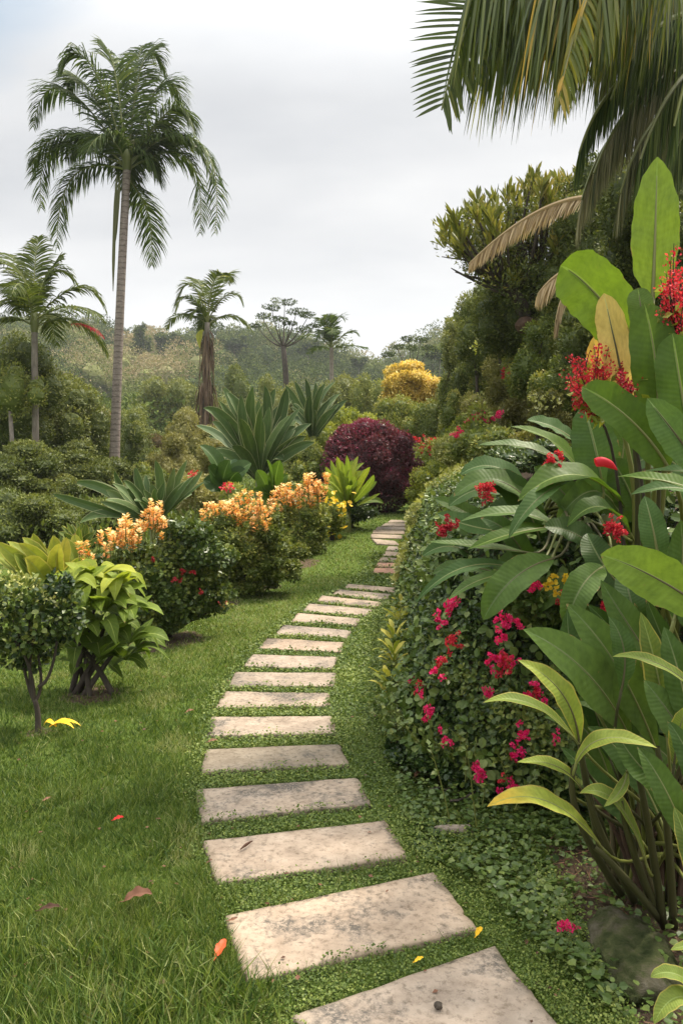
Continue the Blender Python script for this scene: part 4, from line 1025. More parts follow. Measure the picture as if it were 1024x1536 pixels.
# ================================================================== shrubs between garden and hills
MIDS = [ # label, px, ptop, width, d, mat, tint
 ('golden-green low shrub under the maroon dome, left of it', 452, 668, 76, 19.8, 'mid', .55),
 ('yellow-green shrub directly left of the maroon dome above the bright fan', 470, 640, 70, 22.5, 'lime', .35),
 ('round light green bush above the maroon dome, left half', 525, 612, 90, 25, 'lime', .35),
 ('mid green bush above the maroon dome, right half', 588, 600, 90, 26, 'mid', .55),
 ('dull green bush between golden tree and maroon dome at right', 645, 604, 80, 26, 'mid', .5),
 ('dark olive bush right of the golden tree', 690, 575, 70, 29, 'dark', .7),
 ('olive bush left of the golden tree at its foot', 560, 565, 70, 40, 'dark', .8),
 ('dark green bush below the spindly palm', 505, 570, 90, 44, 'dark', .7),
 ('grey-green bush left of the second dark rosette', 415, 565, 70, 42, 'dark', .8),
 ('rounded dark green tree-like bush right of the shaggy palm', 356, 560, 66, 56, 'dark', .6),
 ('big rounded olive mound left of the shaggy palm', 255, 560, 90, 66, 'dark', .75),
 ('green mound below the big rounded olive mound', 200, 612, 80, 50, 'dark', .6),
 ('dry brown bush right of the tall palm trunk', 225, 650, 58, 32, 'brownf', .5),
 ('small sand-coloured dry bush behind the tall palm trunk', 155, 612, 40, 46, 'brownf', .7),
 ('pale olive shrub at the foot of the shaggy palm', 290, 622, 80, 31, 'olive', .6),
 ('yellow-olive shrub left of the large central rosette', 330, 660, 70, 24, 'olive', .7),
 ('light green weedy shrub below the shaggy palm', 262, 655, 80, 22, 'olive', .75),
 ('dark green shrub directly right of the tall palm trunk', 205, 625, 70, 27, 'dark', .55),
 ('dark shrub at the foot of the tall palm, right side', 215, 700, 70, 20.5, 'mid', .4),
 ('yellowish shrub behind the left orange flowers', 300, 715, 90, 15.5, 'olive', .8),
 ('thicket bush behind the middle of the orange row', 350, 735, 80, 13.2, 'mid', .6),
 ('small green bush right of the central rosette stem', 430, 715, 60, 15.8, 'mid', .6),
 ('dull shrub left of the slim tall trunk base', 150, 700, 60, 19, 'dark', .6),
 ('bush between the shaggy palm and the central rosette', 320, 600, 60, 38, 'dark', .75),
 ('mid green bush hiding the foot of the golden tree', 622, 606, 110, 28.5, 'mid', .5),
 ('olive bush stepping down from the steep slope, right of the golden tree', 698, 532, 76, 27, 'dark', .8),
 ('mid green bush between the golden tree and the steep slope, lower one', 676, 572, 56, 25.5, 'mid', .35),
 ('leafy bush at the lower left edge of the steep slope', 694, 600, 74, 20.5, 'mid', .45)]
for (lab, px, pt, wp, d, mt, ti) in MIDS:
    shrub('bush', lab, 'bush', px, pt, wp, d, mt, leaf=.06, minpx=3.0, k=11, tint=ti, layers=2.6)
# golden tree
g = onground(617, 31); e = empty('golden_tree', g, 'round tree covered in golden yellow leaves', 'tree'); d = 31
mb = MB(); EL = []
for px, py, rx, rz in [(618, 572, 38, 27), (585, 598, 14, 14), (655, 598, 14, 14), (603, 600, 30, 22), (640, 585, 22, 22), (612, 556, 22, 14), (596, 575, 20, 20), (628, 606, 26, 16), (650, 575, 12, 12)]:
    EL += lumps(P(px, py, d+rng.uniform(-.4, .4)), np.array([rx, rx, rz])*d/FPX, 5, (.35, .5))
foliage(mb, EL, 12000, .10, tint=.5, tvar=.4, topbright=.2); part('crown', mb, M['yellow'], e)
mb = MB(); stems(mb, g-[0, 0, .1], [EL[i][0] for i in (0, 5, 9, 15)], .09, .03); part('trunk', mb, M['bark'], e)
# red flowering shrubs near the bank
def red_shrub(label, px, ptop, w, d, pts, mat='mid', sc=3., kind='red'):
    e, c, r = shrub('flowering_shrub', label, 'shrub', px, ptop, w, d, mat, tint=.5)
    for q in pts: cluster(e, P(q[0], q[1], d-w*.3*d/FPX), sc*rng.uniform(.7, 1.2), kind, .6)
    return e
red_shrub('low shrub with a band of red flowers right behind the maroon dome', 640, 662, 70, 21.5, [(622, 660), (630, 665), (640, 661), (648, 666), (656, 663), (634, 672), (645, 674), (612, 655), (658, 672), (600, 648)], sc=2.6)
red_shrub('shrub on the slope dotted with pinkish red flowers above the pale hedge', 722, 618, 84, 11.2, [(705, 632), (712, 628), (722, 622), (728, 630), (718, 636), (742, 626), (736, 630), (684, 652), (690, 648), (748, 620)], sc=1.35, kind='pink')
# tiny accents in the valley plants
for lab, px, py, d in (('single red flower head above the wide spiky plant', 290, 712, 14.5), ('pale red flower head below the dark drooping leaves', 341, 731, 12.6)):
    q = P(px, py, d); g = onground(px, d); e = empty('red_flower', g, lab, 'flower')
    ms = MB(); ms.tube(through(g, (g+q)/2+[.03, 0, 0], q, 8), .008, 5); part('stalk', ms, M['gstem'], e)
    mb = MB(); petals(mb, q, .09, 60, .05, LEAF); part('flower_head', mb, M['red'], e)

# ================================================================== wooded hills
def woodland():
    mb = MB(); n = 1700
    y = np.sqrt(rng.uniform(60**2, 285**2, n)); px = rng.uniform(-420, 1420, n); x = (px-512)/FPX*y
    z = gh(x, y)
    # a few gaps and a dry brownish belt
    zone = fbm(x/38, y/38, 77)
    for i in range(n):
        if px[i] > 720 and y[i] < 80: continue
        R = rng.uniform(2.0, 5.4)*(1+.3*(y[i] > 150)); H = R*rng.uniform(.75, 1.15)
        c = np.array([x[i], y[i], z[i]+H*.6]); dist = y[i]
        tn = np.clip(.08+1.1*(zone[i]-.38)+rng.normal(0, .20), .0, .78)
        bx, bz = px[i], HY-(c[2]-CH)/dist*FPX
        if 170 < bx < 260 and 515 < bz < 590: tn = rng.uniform(.78, 1.)
        elif 90 < bx < 330 and 540 < bz < 600 and rng.random() < .4: tn = rng.uniform(.6, .9)
        el = lumps(c, np.array([R, R, H]), 4, (.32, .48), up=.5)
        s = max(.36, 2.9*dist/FPX)
        N_ = int(np.clip(3.4*2*(R*H*3.)/(.42*s*s), 60, 1300)) if -220 < px[i] < 1250 else 120
        foliage(mb, el, N_, s, tint=tn, tvar=.12, core=False, shell=.12, topbright=.12, jitter=.32, nf=1.1)
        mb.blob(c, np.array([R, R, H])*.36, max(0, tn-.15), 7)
    single('hillside_woodland', mb, M['hillw'], (0, 0, 0), 'dense green woodland covering the hills behind the garden', kind='stuff')
woodland()
# emergent trees on the skyline
for lab, px, d, pt, pb, w in (('domed tree standing above the skyline right of the tall palm trunk', 211, 190, 486, 540, 30), ('low domed skyline tree left of the shaggy palm', 255, 200, 499, 545, 50), ('skyline tree at the left of the tall palm trunk', 140, 205, 494, 530, 56),
    ('small skyline tree between the flat-topped tree and the spindly palm', 462, 190, 505, 535, 36), ('domed skyline tree just right of the shaggy palm', 352, 200, 500, 530, 46), ('rounded skyline tree right of the dip, left of the steep bank', 660, 120, 512, 545, 44), ('skyline tree right of the spindly palm', 538, 180, 536, 556, 30),
    ('rounded tree left of the steep green bank top', 690, 50, 482, 580, 70)):
    broad_tree(lab, px, d, pt, pb, w, 'hillw', leaf=.4, k=7, tint=.2, minpx=2.8, layers=2.5, name='skyline_tree')
# undergrowth between the bushes
def under():
    mb = MB(); n = 60000
    y = logd(n, 13, 75); px = rng.uniform(-250, 1000, n); x = (px-512)/FPX*y
    pc = np.interp(y, PCY, PCX)
    # keep clear of the lawn
    lim = np.interp(y, [12, 14, 16, 19.5, 20.5, 21], [-1.2, -.4, .2, 1.0, 9, 9])
    lft = np.interp(y, [13, 16, 17.5], [-2.2, -1.2, -.2])
    ok = ((x < lft) | (y > 21)) & (bank_s(x, y) < 1.5)
    x, y = x[ok], y[ok]; k = len(x); m = fbm(x*.5, y*.5, 14)
    z = gh(x, y)+rng.random(k)*(.25+.5*m)
    s = np.maximum(.10, 3.4*y/FPX)*rng.uniform(.8, 1.8, k)
    mb.scatter(LEAF, np.column_stack([x, y, z]), rdir(k)+[0, 0, 1.2], rdir(k)+[0, -.4, .5], s, np.clip(.25+.9*(m-.5)+.2*rng.normal(size=k), 0, 1), wide=.8)
    single('undergrowth', mb, M['mid'], (0, 0, 0), 'mixed olive weeds and undergrowth between the bushes behind the lawn', kind='stuff')
under()

for lab, px, pt, wp, d, ti in (('dark thicket bush behind the left end of the strap leaves', 18, 742, 120, 13.6, .35), ('dark thicket bush behind the narrow-leaved upright fan', 100, 748, 110, 14.2, .42),
    ('dark bush between the narrow-leaved fan and the wide spiky plant', 168, 748, 80, 14.6, .4), ('dark thicket bush left of the slim palm base', -20, 700, 120, 16.2, .4)):
    shrub('bush', lab, 'bush', px, pt, wp, d, 'dark', leaf=.05, k=12, tint=ti)
# ================================================================== right bank
def bank_leaves(n, y0, y1, smin, smax, size, T, tint, tvar, lump=.14, xmax=9., seed=60, hmin=None):
    y = logd(n, y0, y1); s = rng.random(n)**1.3*(smax-smin)+smin
    # two families: the left face (distance measured in x) and the front face (measured in y)
    x = np.interp(y, YE, XE)+s
    k = rng.random(n) < (.45 if y0 < 5 else 0)
    xf = rng.uniform(.35, 2.6, n); yf = np.maximum(3.05, 4.0-.5*(xf-.45))+s
    x = np.where(k, xf, x); y = np.where(k, yf, y)
    b = bank_s(x, y); ok = (b > smin) & (b < smax) & (x < xmax)
    x, y = x[ok], y[ok]
    e_ = .02; z = gh(x, y); gx_ = (gh(x+e_, y)-z)/e_; gy_ = (gh(x, y+e_)-z)/e_
    w = np.sqrt(1+gx_**2+gy_**2); keep = rng.random(len(x)) < w/w.max()+.12
    x, y, z, gx_, gy_ = [q[keep] for q in (x, y, z, gx_, gy_)]
    nn = norm(np.column_stack([-gx_, -gy_, np.ones(len(x))]))
    cl = fbm(y*1.6+z*1.1, z*2.2+x*1.3, seed); m = len(x)
    fine = vn(y*7+x*5, z*8+x*3, seed+5)
    p = np.column_stack([x, y, z])+nn*(lump*(cl*1.6-.35)+.05*fine+rng.random(m)*.05)[:, None]
    p[:, 2] = np.maximum(p[:, 2], gh(x, y, False)+.01)
    g = rdir(m)*.8+np.array([0, 0, -.25])+nn*.35; nr = nn*.8+rdir(m)*.55+[0, 0, .35]
    sz = rng.uniform(size[0], size[1], m)*np.maximum(1, y/7)
    t = tint+.9*(cl-.5)+.35*(fine-.5)+rng.normal(0, tvar, m)
    mb = MB(); mb.scatter(T, p, g, nr, sz, np.clip(t, 0, 1)); return mb
loc = (.9, 4.6, float(gh(.9, 4.6)))
hedge = empty('ivy_hedge', loc, 'dark leafy hedge on the bank beside the slabs, dotted with magenta flowers', 'hedge')
part('foliage', bank_leaves(170000, 3.0, 10.5, -.14, .85, (.016, .036), ROUND, .30, .24, lump=.20), M['ivy'], hedge)
mb = bank_leaves(7000, 3.2, 10, -.12, .6, (.035, .06), ROUND, .5, .2, lump=.24, seed=61); part('broad_foliage', mb, M['creeper'], hedge)
# creeping stems
mb = MB()
for _ in range(60):
    y0 = rng.uniform(3.6, 9); s0 = rng.uniform(-.05, .1); pts = []
    for q in range(7):
        s = s0+q*.05; x = np.interp(y0+q*.05, YE, XE)+s; y = y0+rng.normal(0, .03)+q*.04
        pts.append([x, y, float(gh(x, y))+.06])
    mb.tube(np.array(pts), .006, 4)
part('stems', mb, M['bark'], hedge)
# stray shoots standing out of the hedge
mb = MB(); ms = MB()
for _ in range(170):
    y0 = rng.uniform(3.3, 9.5); x0 = np.interp(y0, YE, XE)+rng.uniform(-.02, .5)
    if rng.random() < .5: x0 = rng.uniform(.4, 1.5); y0 = max(3.05, 4.0-.5*(x0-.45))+rng.uniform(0, .4)
    z0 = float(gh(x0, y0)); e_ = .03; nn = norm(np.array([-(float(gh(x0+e_, y0))-z0)/e_, -(float(gh(x0, y0+e_))-z0)/e_, 1.]))
    a_ = np.array([x0, y0, z0])+nn*.1; L = rng.uniform(.12, .26); b_ = a_+nn*L+rng.normal(0, .06, 3)+[0, 0, .03]
    pp = through(a_, (a_+b_)/2+[0, 0, .02], b_, 8); ms.tube(pp, np.linspace(.003, .0012, 8), 4); k = rng.integers(7, 14); i = rng.integers(2, 8, k)
    mb.scatter(LEAF, pp[i], rdir(k)+nn*.7, rdir(k)*.5+[0, -.3, .8], rng.uniform(.02, .045, k), np.clip(rng.normal(.75, .2, k), 0, 1), wide=1.2)
for (F_, m_) in ms.f: mb.f.append((F_+mb.n, 1))
mb.v += ms.v; mb.t += ms.t; mb.u += ms.u; mb.n += ms.n
part('shoots', mb, [M['ivy'], M['gstem']], hedge)
FL = [(672, 910, 1), (660, 918, .7), (684, 903, .7), (654, 938, 1), (648, 945, .7), (663, 932, .8), (672, 965, 1), (680, 958, .7), (688, 968, .6), (657, 1000, 1), (663, 994, .6), (628, 1030, .9), (622, 1020, .6), (631, 1040, .7), (643, 1068, .8), (640, 1078, .7), (665, 1105, .9), (668, 1112, .6),
 (757, 930, 1.1), (748, 925, .9), (768, 928, .8), (780, 938, .6), (752, 958, 1.1), (745, 995, 1.), (738, 990, .8), (760, 1000, 1.2), (768, 992, .7), (752, 985, .8), (733, 1042, .9), (728, 1035, .6), (800, 1040, 1.2), (812, 1048, .9), (792, 1050, .8), (780, 1095, 1.), (785, 1103, .7), (778, 1130, 1.1), (770, 1136, .7), (718, 1160, 1.1), (714, 1152, .7), (750, 1168, .9), (770, 1178, .9), (752, 1190, .9), (803, 1028, .7), (832, 1108, .9)]
for (px, py, s) in FL:
    h = hit(px, py); dirv = norm(h-np.array([0, 0, CH])); q = h-dirv*.12
    for _ in range(70):
        if bank_s(q[0], q[1]) < -.20 or (bank_s(q[0], q[1]) > .4 and q[2] > float(gh(q[0], q[1]))+.24): break
        q = q-dirv*.02
    cluster(hedge, q, s*rng.uniform(.6, 1.05)*min(1.3, q[1]/4.2), 'pink' if rng.random() < .75 else 'red', .7)
# second flowering shrub on the bank top with yellow buds
e = empty('flowering_shrub', (*hit(805, 905)[:2], float(gh(*hit(805, 905)[:2]))), 'leafy shrub on the bank with red and small yellow flowers beneath the big arching leaves', 'shrub')
h = hit(805, 900)-norm(hit(805, 900)-np.array([0, 0, CH]))*.25
mb = MB(); foliage(mb, lumps(h, np.array([.22, .16, .15]), 6), 2600, (.02, .045), ROUND, tint=.55, core=False, shell=.4); part('foliage', mb, M['creeper'], e)
for px, py, k in [(803, 875, 'pink'), (797, 880, 'pink'), (845, 900, 'red'), (842, 893, 'red'), (908, 908, 'pink'), (914, 912, 'pink'), (902, 912, 'red')]: cluster(e, P(px, py, h[1]-.22), .55, k)
mb = MB()
for px, py in [(848, 867), (836, 887), (852, 872), (830, 868), (820, 880)]: petals(mb, P(px, py, h[1]-.2), .018, 22, .018)
part('yellow_buds', mb, M['yflower'], e)

# pale and yellow-green shrubs trailing over the far part of the bank
mb = bank_leaves(60000, 9.5, 24, -.15, 1.6, (.03, .05), LEAF, .42, .2, lump=.28, seed=66)
loc = (1.6, 14, float(gh(1.6, 14))); e = empty('trailing_hedge', loc, 'pale yellow-green trailing hedge over the far bank beside the path bend', 'hedge')
part('foliage', mb, M['pale'], e)
mb = bank_leaves(5000, 9.5, 18, -.15, 1., (.05, .08), LEAF, .6, .2, lump=.3, seed=67); part('yellow_leaves', mb, M['lime'], e)
BANK = [ # label, px, ptop, pbot, w, d, mat, tint, leaf
 ('pale green bushy shrub trailing over the bank edge above the reddish slabs', 640, 752, 850, 62, 10.2, 'pale', .35, .035),
 ('light yellow-green shrub leaning over the far slabs', 652, 700, 800, 76, 11.5, 'lime', .4, .035),
 ('pale variegated shrub on the bank below the pinkish red flowers', 690, 655, 740, 90, 12.5, 'pale', .35, .04),
 ('yellow-green shrub at the top of the bank left of the big leaves', 672, 715, 800, 60, 8.8, 'pale', .3, .03),
 ('mid green shrub on the slope left of the big leaves', 750, 640, 740, 100, 10.5, 'mid', .45, .04),
 ('green bush with pinkish specks high on the slope', 740, 585, 680, 90, 15, 'olive', .5, .05),
 ('dark narrow bush at the lower edge of the steep slope', 700, 520, 640, 58, 19, 'dark', .35, .05),
 ('bright green leafy bush in the middle of the steep slope', 745, 500, 610, 90, 17.5, 'mid', .45, .05),
 ('dark domed bush at the shoulder of the steep slope', 735, 432, 560, 100, 20, 'dark', .6, .05),
 ('rounded bush on the skyline where the slope begins', 688, 470, 560, 50, 25, 'dark', .7, .05),
 ('olive green bush below the brown root ball', 800, 510, 610, 90, 13.5, 'mid', .5, .045),
 ('yellow-tinged bush left of the brown root ball', 760, 470, 560, 66, 15.5, 'olive', .6, .05),
 ('mounded bush behind the pinkish red sprays', 850, 540, 660, 100, 10.5, 'mid', .5, .04),
 ('purplish brown bush with pale specks below the mounded bush', 818, 588, 650, 60, 9.5, 'olive', .1, .035),
 ('green bush behind the upper banana leaves', 900, 470, 620, 110, 9.5, 'dark', .5, .04),
 ('deep green bush under the shaggy palm fronds', 870, 370, 500, 110, 12, 'dark', .45, .045),
 ('very dark leafy bush behind the tallest banana leaf', 950, 330, 520, 120, 10, 'dark', .3, .04),
 ('dark bush at the right edge behind the red spray', 1030, 330, 560, 110, 8.5, 'dark', .3, .04),
 ('green shrub behind the drooping broad leaves on the bank', 800, 660, 800, 120, 7.8, 'ivy', .4, .035),
 ('dark shrub deep behind the banana stems', 960, 620, 900, 170, 5.6, 'ivy', .3, .035)]
BANK += [
 ('dark twiggy bush right under the crown of the leaf-tufted tree', 785, 398, 525, 130, 12.9, 'dark', .4, .04),
 ('green bush on the slope edge left of the leaf-tufted tree', 728, 455, 560, 80, 17, 'dark', .5, .05),
 ('low leafy bush right of the leaf-tufted tree under the short dry frond', 862, 430, 560, 100, 12.2, 'mid', .3, .045),
 ('dark tall bush filling the slope under the leaf-tufted tree, left part', 780, 400, 520, 110, 14.5, 'dark', .5, .05),
 ('tall dark bush behind the shaggy hanging fronds', 900, 250, 450, 130, 12, 'dark', .45, .05),
 ('dark foliage mass at the right edge above the tall upright leaf', 1000, 150, 420, 170, 9.5, 'dark', .35, .045),
 ('bush hiding the foot of the leaf-tufted tree', 815, 478, 590, 100, 11.6, 'mid', .4, .045),
 ('grey-green bush on the slope right of the brown root ball', 880, 450, 560, 90, 11.2, 'dark', .6, .045),
 ('small leafy bush on the slope right above the pinkish red flowers', 690, 590, 660, 60, 16.5, 'mid', .55, .045),
 ('mid-slope bush with light leaf tips between the dark narrow bush and the mounded bush', 775, 555, 650, 84, 13.2, 'olive', .45, .045),
 ('light green bush at the foot of the slope above the pale hedge', 700, 625, 700, 70, 13.5, 'lime', .1, .04)]
for (lab, px, pt, pb, wp, d, mt, ti, lf) in BANK:
    shrub('bush', lab, 'bush', px, pt, wp, d, mt, leaf=lf, minpx=3.0, k=14, tint=ti, pbot=pb+(30 if d > 10.4 else 15), layers=3.6, T=LEAF, tvar=.28)

# weeds and low growth clothing the slope between its bushes
for nm_, mt_, n_, lab_ in (('slope_undergrowth', 'mid', 85, 'low leafy growth clothing the slope between its bushes'), ('slope_weeds', 'olive', 45, 'olive weeds and creepers on the slope between its bushes')):
    mb = MB()
    for _ in range(n_):
        y_ = rng.uniform(9.5, 27); x_ = np.interp(y_, YE, XE)+rng.uniform(.5, 7.); R_ = rng.uniform(.3, .75); z_ = float(gh(x_, y_))
        s_ = max(.045, 3.1*y_/FPX)
        foliage(mb, lumps(np.array([x_, y_, z_+R_*.3]), np.array([R_, R_, R_*.8]), 7), int(min(5200, 6.5*R_*R_*4/(.42*s_*s_))), s_, tint=rng.uniform(.25, .65), tvar=.3, topbright=.15, core=False, shell=.35)
    single(nm_, mb, M[mt_], (0, 0, 0), lab_, kind='stuff')
# pinkish/yellow accents on the slope
def accents(parent_label, pts, mat, r, k, size):
    for o in scene.objects:
        if o.get('label') == parent_label:
            mb = MB()
            for px, py, d in pts: petals(mb, P(px, py, d), r, k, size, LEAF)
            part('blossoms', mb, M[mat], o); return
accents('yellow-tinged bush left of the brown root ball', [(735, 500, 15), (722, 512, 15), (760, 498, 14.8), (778, 500, 14.6), (785, 492, 14.6), (718, 522, 15)], 'lime', .16, 26, .08)
accents('purplish brown bush with pale specks below the mounded bush', [(805, 600, 9.1), (820, 596, 9.1), (832, 604, 9.1), (812, 612, 9.1), (798, 595, 9.1)], 'pale', .06, 22, .04)
accents('green bush with pinkish specks high on the slope', [(710, 600, 14.3), (722, 595, 14.3), (745, 598, 14.3), (752, 605, 14.3)], 'pale', .12, 26, .06)
accents('olive green bush below the brown root ball', [(795, 540, 12.8), (800, 545, 12.8), (826, 532, 12.8), (760, 560, 12.9)], 'dkred', .09, 30, .07)

# rosette-tipped tree leaning out from the slope
d = 12.5
g = onground(815, d); e = empty('rosette_tree', g, 'tree leaning out from the slope, upright leaf tufts at its branch tips', 'tree')
root = P(800, 490, d)
mb = MB(); mb.tube(through(g-[0, 0, .1], P(812, 560, d), root, 10), np.linspace(.16, .13, 10), 9); part('trunk', mb, M['bark2'], e, True)
tips = [(668, 345), (690, 350), (682, 322), (702, 332), (715, 300), (728, 312), (740, 298), (745, 318), (760, 290), (772, 296), (786, 282), (800, 262), (803, 284), (818, 275), (836, 272), (850, 268), (720, 336), (700, 360), (745, 342), (765, 330), (785, 318), (805, 312), (825, 300), (845, 295), (735, 362), (760, 360), (790, 345), (820, 335), (850, 322), (712, 380), (868, 260), (870, 290), (775, 385), (805, 380), (835, 365), (750, 395), (688, 372), (860, 350), (800, 410), (770, 420)]
tips += [(a+random.uniform(-16, 16), b+random.uniform(6, 34)) for a, b in tips[:22]]
ms = MB(); mf = MB()
hubs = [P(775, 440, d), P(755, 420, d-.2), P(800, 420, d+.3), P(830, 430, d+.2)]
for h in hubs: ms.tube(through(root, (root+h)/2+rng.normal(0, .05, 3), h, 7), np.linspace(.09, .055, 7), 7)
for q in tips:
    t = P(*q, d+rng.uniform(-.9, .9)); h = hubs[int(np.argmin([np.linalg.norm((t-a)[[0]]) for a in hubs]))]
    ms.tube(through(h, (h+t)/2+np.array([rng.normal(0, .06), 0, -.15]), t-[0, 0, .02], 8), np.linspace(.04, .012, 8), 5)
    k = rng.integers(18, 28); up = norm(t-h)*.3+np.array([0, 0, .8])
    L = rng.uniform(.16, .32, k); p = t-np.outer(rng.random(k)*.22, up)
    mf.scatter(T_([[0, 0, 0], [.06, .3, .03], [.085, .7, .04], [0, 1, 0], [-.085, .7, .04], [-.06, .3, .03], [0, .5, 0]], [[[0, 1, 6], [1, 2, 6], [2, 3, 6], [3, 4, 6], [4, 5, 6], [5, 0, 6]]]), p, rdir(k)*.6+up, rdir(k)+[0, -.4, .2], L, np.clip((.78 if q[0] > 815 else .55)+rng.normal(0, .2, k), 0, 1), wide=1.1)
for q in [((740, 435), (690, 410), (676, 402)), ((745, 420), (710, 392), (662, 385)), ((735, 425), (705, 415), (682, 408))]:
    ms.tube(through(*[P(*c, d-.2) for c in ((775, 450), q[0], q[1])], 8), np.linspace(.035, .018, 8), 5); ms.tube(np.array([P(*q[1], d-.2), P(*q[2], d-.2)]), [.018, .007], 5)
part('branches', ms, M['bark'], e, True); part('leaf_tufts', mf, M['tuft'], e)
EL = [(P(px, py, d+rng.uniform(-.3, .6)), np.array([.45, .45, .38])) for px, py in ((735, 385), (765, 400), (800, 380), (830, 400), (850, 350), (790, 430), (720, 350), (820, 330), (760, 345), (860, 310))]
mb = MB(); foliage(mb, EL, 24000, (.035, .07), LEAF, tint=.35, tvar=.35, core=False, shell=.5); part('foliage', mb, M['dark'], e)
mb = MB(); foliage(mb, [(P(px+rng.uniform(-8, 8), py+22, d+rng.uniform(-.6, .6)), np.array([.24, .24, .22])) for px, py in tips[:36]], 4500, (.05, .11), LANCE, tint=.6, tvar=.3, core=False, shell=.6, grow_up=.8); part('young_foliage', mb, M['tuft'], e)
mb = MB(); c0 = P(797, 498, d-.3)
for px, py, rx, rz in ((788, 488, 15, 13), (808, 486, 12, 8), (836, 492, 18, 9)):
    mb.blob(P(px, py, d-.35), np.array([rx, rx*.9, rz])*d/FPX, .5, 14, rough=.12)
part('root_ball', mb, M['fibre'], e, True)

# the near palm overhanging from the right
d = 6.2
g = onground(1085, d); palm_e = empty('palm_tree', g, 'near palm overhanging the top right corner, fronds hanging like a fringe', 'palm tree')
top = P(1060, -120, d)
mb = MB(); mb.tube(through(g-[0, 0, .1], (g+top)/2+[.1, 0, 0], top, 20), np.linspace(.19, .14, 20), 12); part('trunk', mb, M['bark2'], palm_e, True)
def nfrond(ctrl, **k):
    m = MB(); frond(m, [P(*c) for c in ctrl], **k); part('frond', m, [M[k.pop('_m', 'palmnear')] if False else M['palmnear'], M['gstem']], palm_e)
# leading frond whose bare leaflets fan out to the left
m = MB()
C = [P(1010, -150, 5.6), P(800, -200, 5.2), P(700, -10, 5.0), P(662, 165, 4.9)]
pts = bez(C, 60); T = norm(np.gradient(pts, axis=0))
def leaflets(m, i0, i1, n, dirf, L, w, tint, dr, var=.05):
    for t in np.linspace(i0, i1, n):
        i = int(t*59); p = pts[i]; u = (t-i0)/(i1-i0)
        dv = norm(dirf(u)+rng.normal(0, var, 3)); ln = L(u)*rng.uniform(.92, 1.08)
        q = [p]; cur = p; dd = dv
        for s_ in range(4): dd = norm(dd+np.array([0, 0, -dr*(.3+.35*s_)])); cur = cur+dd*ln/4; q.append(cur)
        m.ribbon(np.array(q), np.array([.5, 1, .95, .7, .06])*w/2, (0, -1, .25), .3, np.clip(tint(u)+rng.normal(0, .08), 0, 1), cols=3)
leaflets(m, .50, .985, 33, lambda u: np.array([-1, -.1, .28-.75*u**1.3])+T[50]*.25*0, lambda u: .43*(1-.55*u**2), .026, lambda u: .12+.1*u, .03, .035)
leaflets(m, .45, .99, 62, lambda u: np.array([.18+.1*u, .12, -1]), lambda u: .62-.42*u, .024, lambda u: .45+.15*rng.normal(), .05, .09)
m.tube(pts, np.linspace(.022, .005, 60), 6, .3, mat=1)
part('frond', m, [M['palmnear'], M['gstem']], palm_e)
# curtains of hanging leaflets along arching fronds
def curtain(C, n, L0, L1, tint, w=.026, lean=0., tv=.18, both=True, far=.1, m_='palmnear', dr=.12, tipy=.0):
    m = MB(); pts = bez([P(*c) for c in C], 60)
    for t in np.linspace(.02, .99, n):
        i = min(int(t*59), 58); p = pts[i]; tg = norm(pts[i+1]-pts[i]); ln = (L0*(1-t)+L1*t)*rng.uniform(.90, 1.04)
        for sd in ((1, -1) if both else (1,)):
            dv = norm(np.array([lean+rng.normal(0, .10), sd*rng.uniform(.05, .5), -1])+tg*.45)
            cur = p; q = [p]; dd = dv
            for s_ in range(5): dd = norm(dd+np.array([0, 0, -dr])); cur = cur+dd*ln/5; q.append(cur)
            m.ribbon(np.array(q), np.array([.5, 1, 1, .85, .5, .05])*w/2, norm(np.array([rng.normal(0, .7), -1, .2])), .25, np.clip(tint+rng.normal(0, tv)+tipy*np.linspace(0, 1, 6), 0, 1), cols=3)
    m.tube(pts, np.linspace(.025, .008, 60), 6, .55, mat=1)
    part('frond', m, [M[m_], M['gstem']], palm_e)
curtain([(1020, -140, 5.7), (900, -170, 5.3), (800, -120, 5.1), (700, -20, 5.0)], 130, 1.35, .86, .42, w=.018, tv=.2)
curtain([(1020, -120, 5.9), (930, -110, 5.6), (840, -70, 5.4), (735, 20, 5.3)], 130, 1.35, .88, .45, w=.018, tv=.2)
curtain([(1030, -130, 5.5), (960, -130, 5.2), (880, -90, 5.0), (800, -20, 4.9)], 110, 1.3, .96, .5, w=.018, tv=.24, lean=-.05)
curtain([(1030, -100, 6.3), (960, -90, 6.1), (900, -40, 6.0), (850, 40, 5.9)], 120, 1.2, .8, .45, w=.016, tv=.25)
curtain([(1040, -60, 6.4), (1000, -60, 6.2), (950, -20, 6.1), (905, 60, 6.0)], 120, 1.1, .6, .45, w=.013, tv=.3, m_='shag')
curtain([(1040, -140, 4.9), (980, -160, 4.8), (930, -90, 4.7), (900, -10, 4.65)], 46, .85, .5, .55, w=.026, lean=.1)
curtain([(1050, -60, 6.6), (1010, -40, 6.5), (960, 0, 6.4), (900, 60, 6.4)], 130, .9, .7, .25, w=.012, tv=.25, m_='palm', dr=.25)
curtain([(1060, 20, 6.8), (1010, 20, 6.7), (970, 60, 6.6), (940, 130, 6.6)], 130, .9, .7, .3, w=.012, tv=.25, m_='palm', dr=.25)
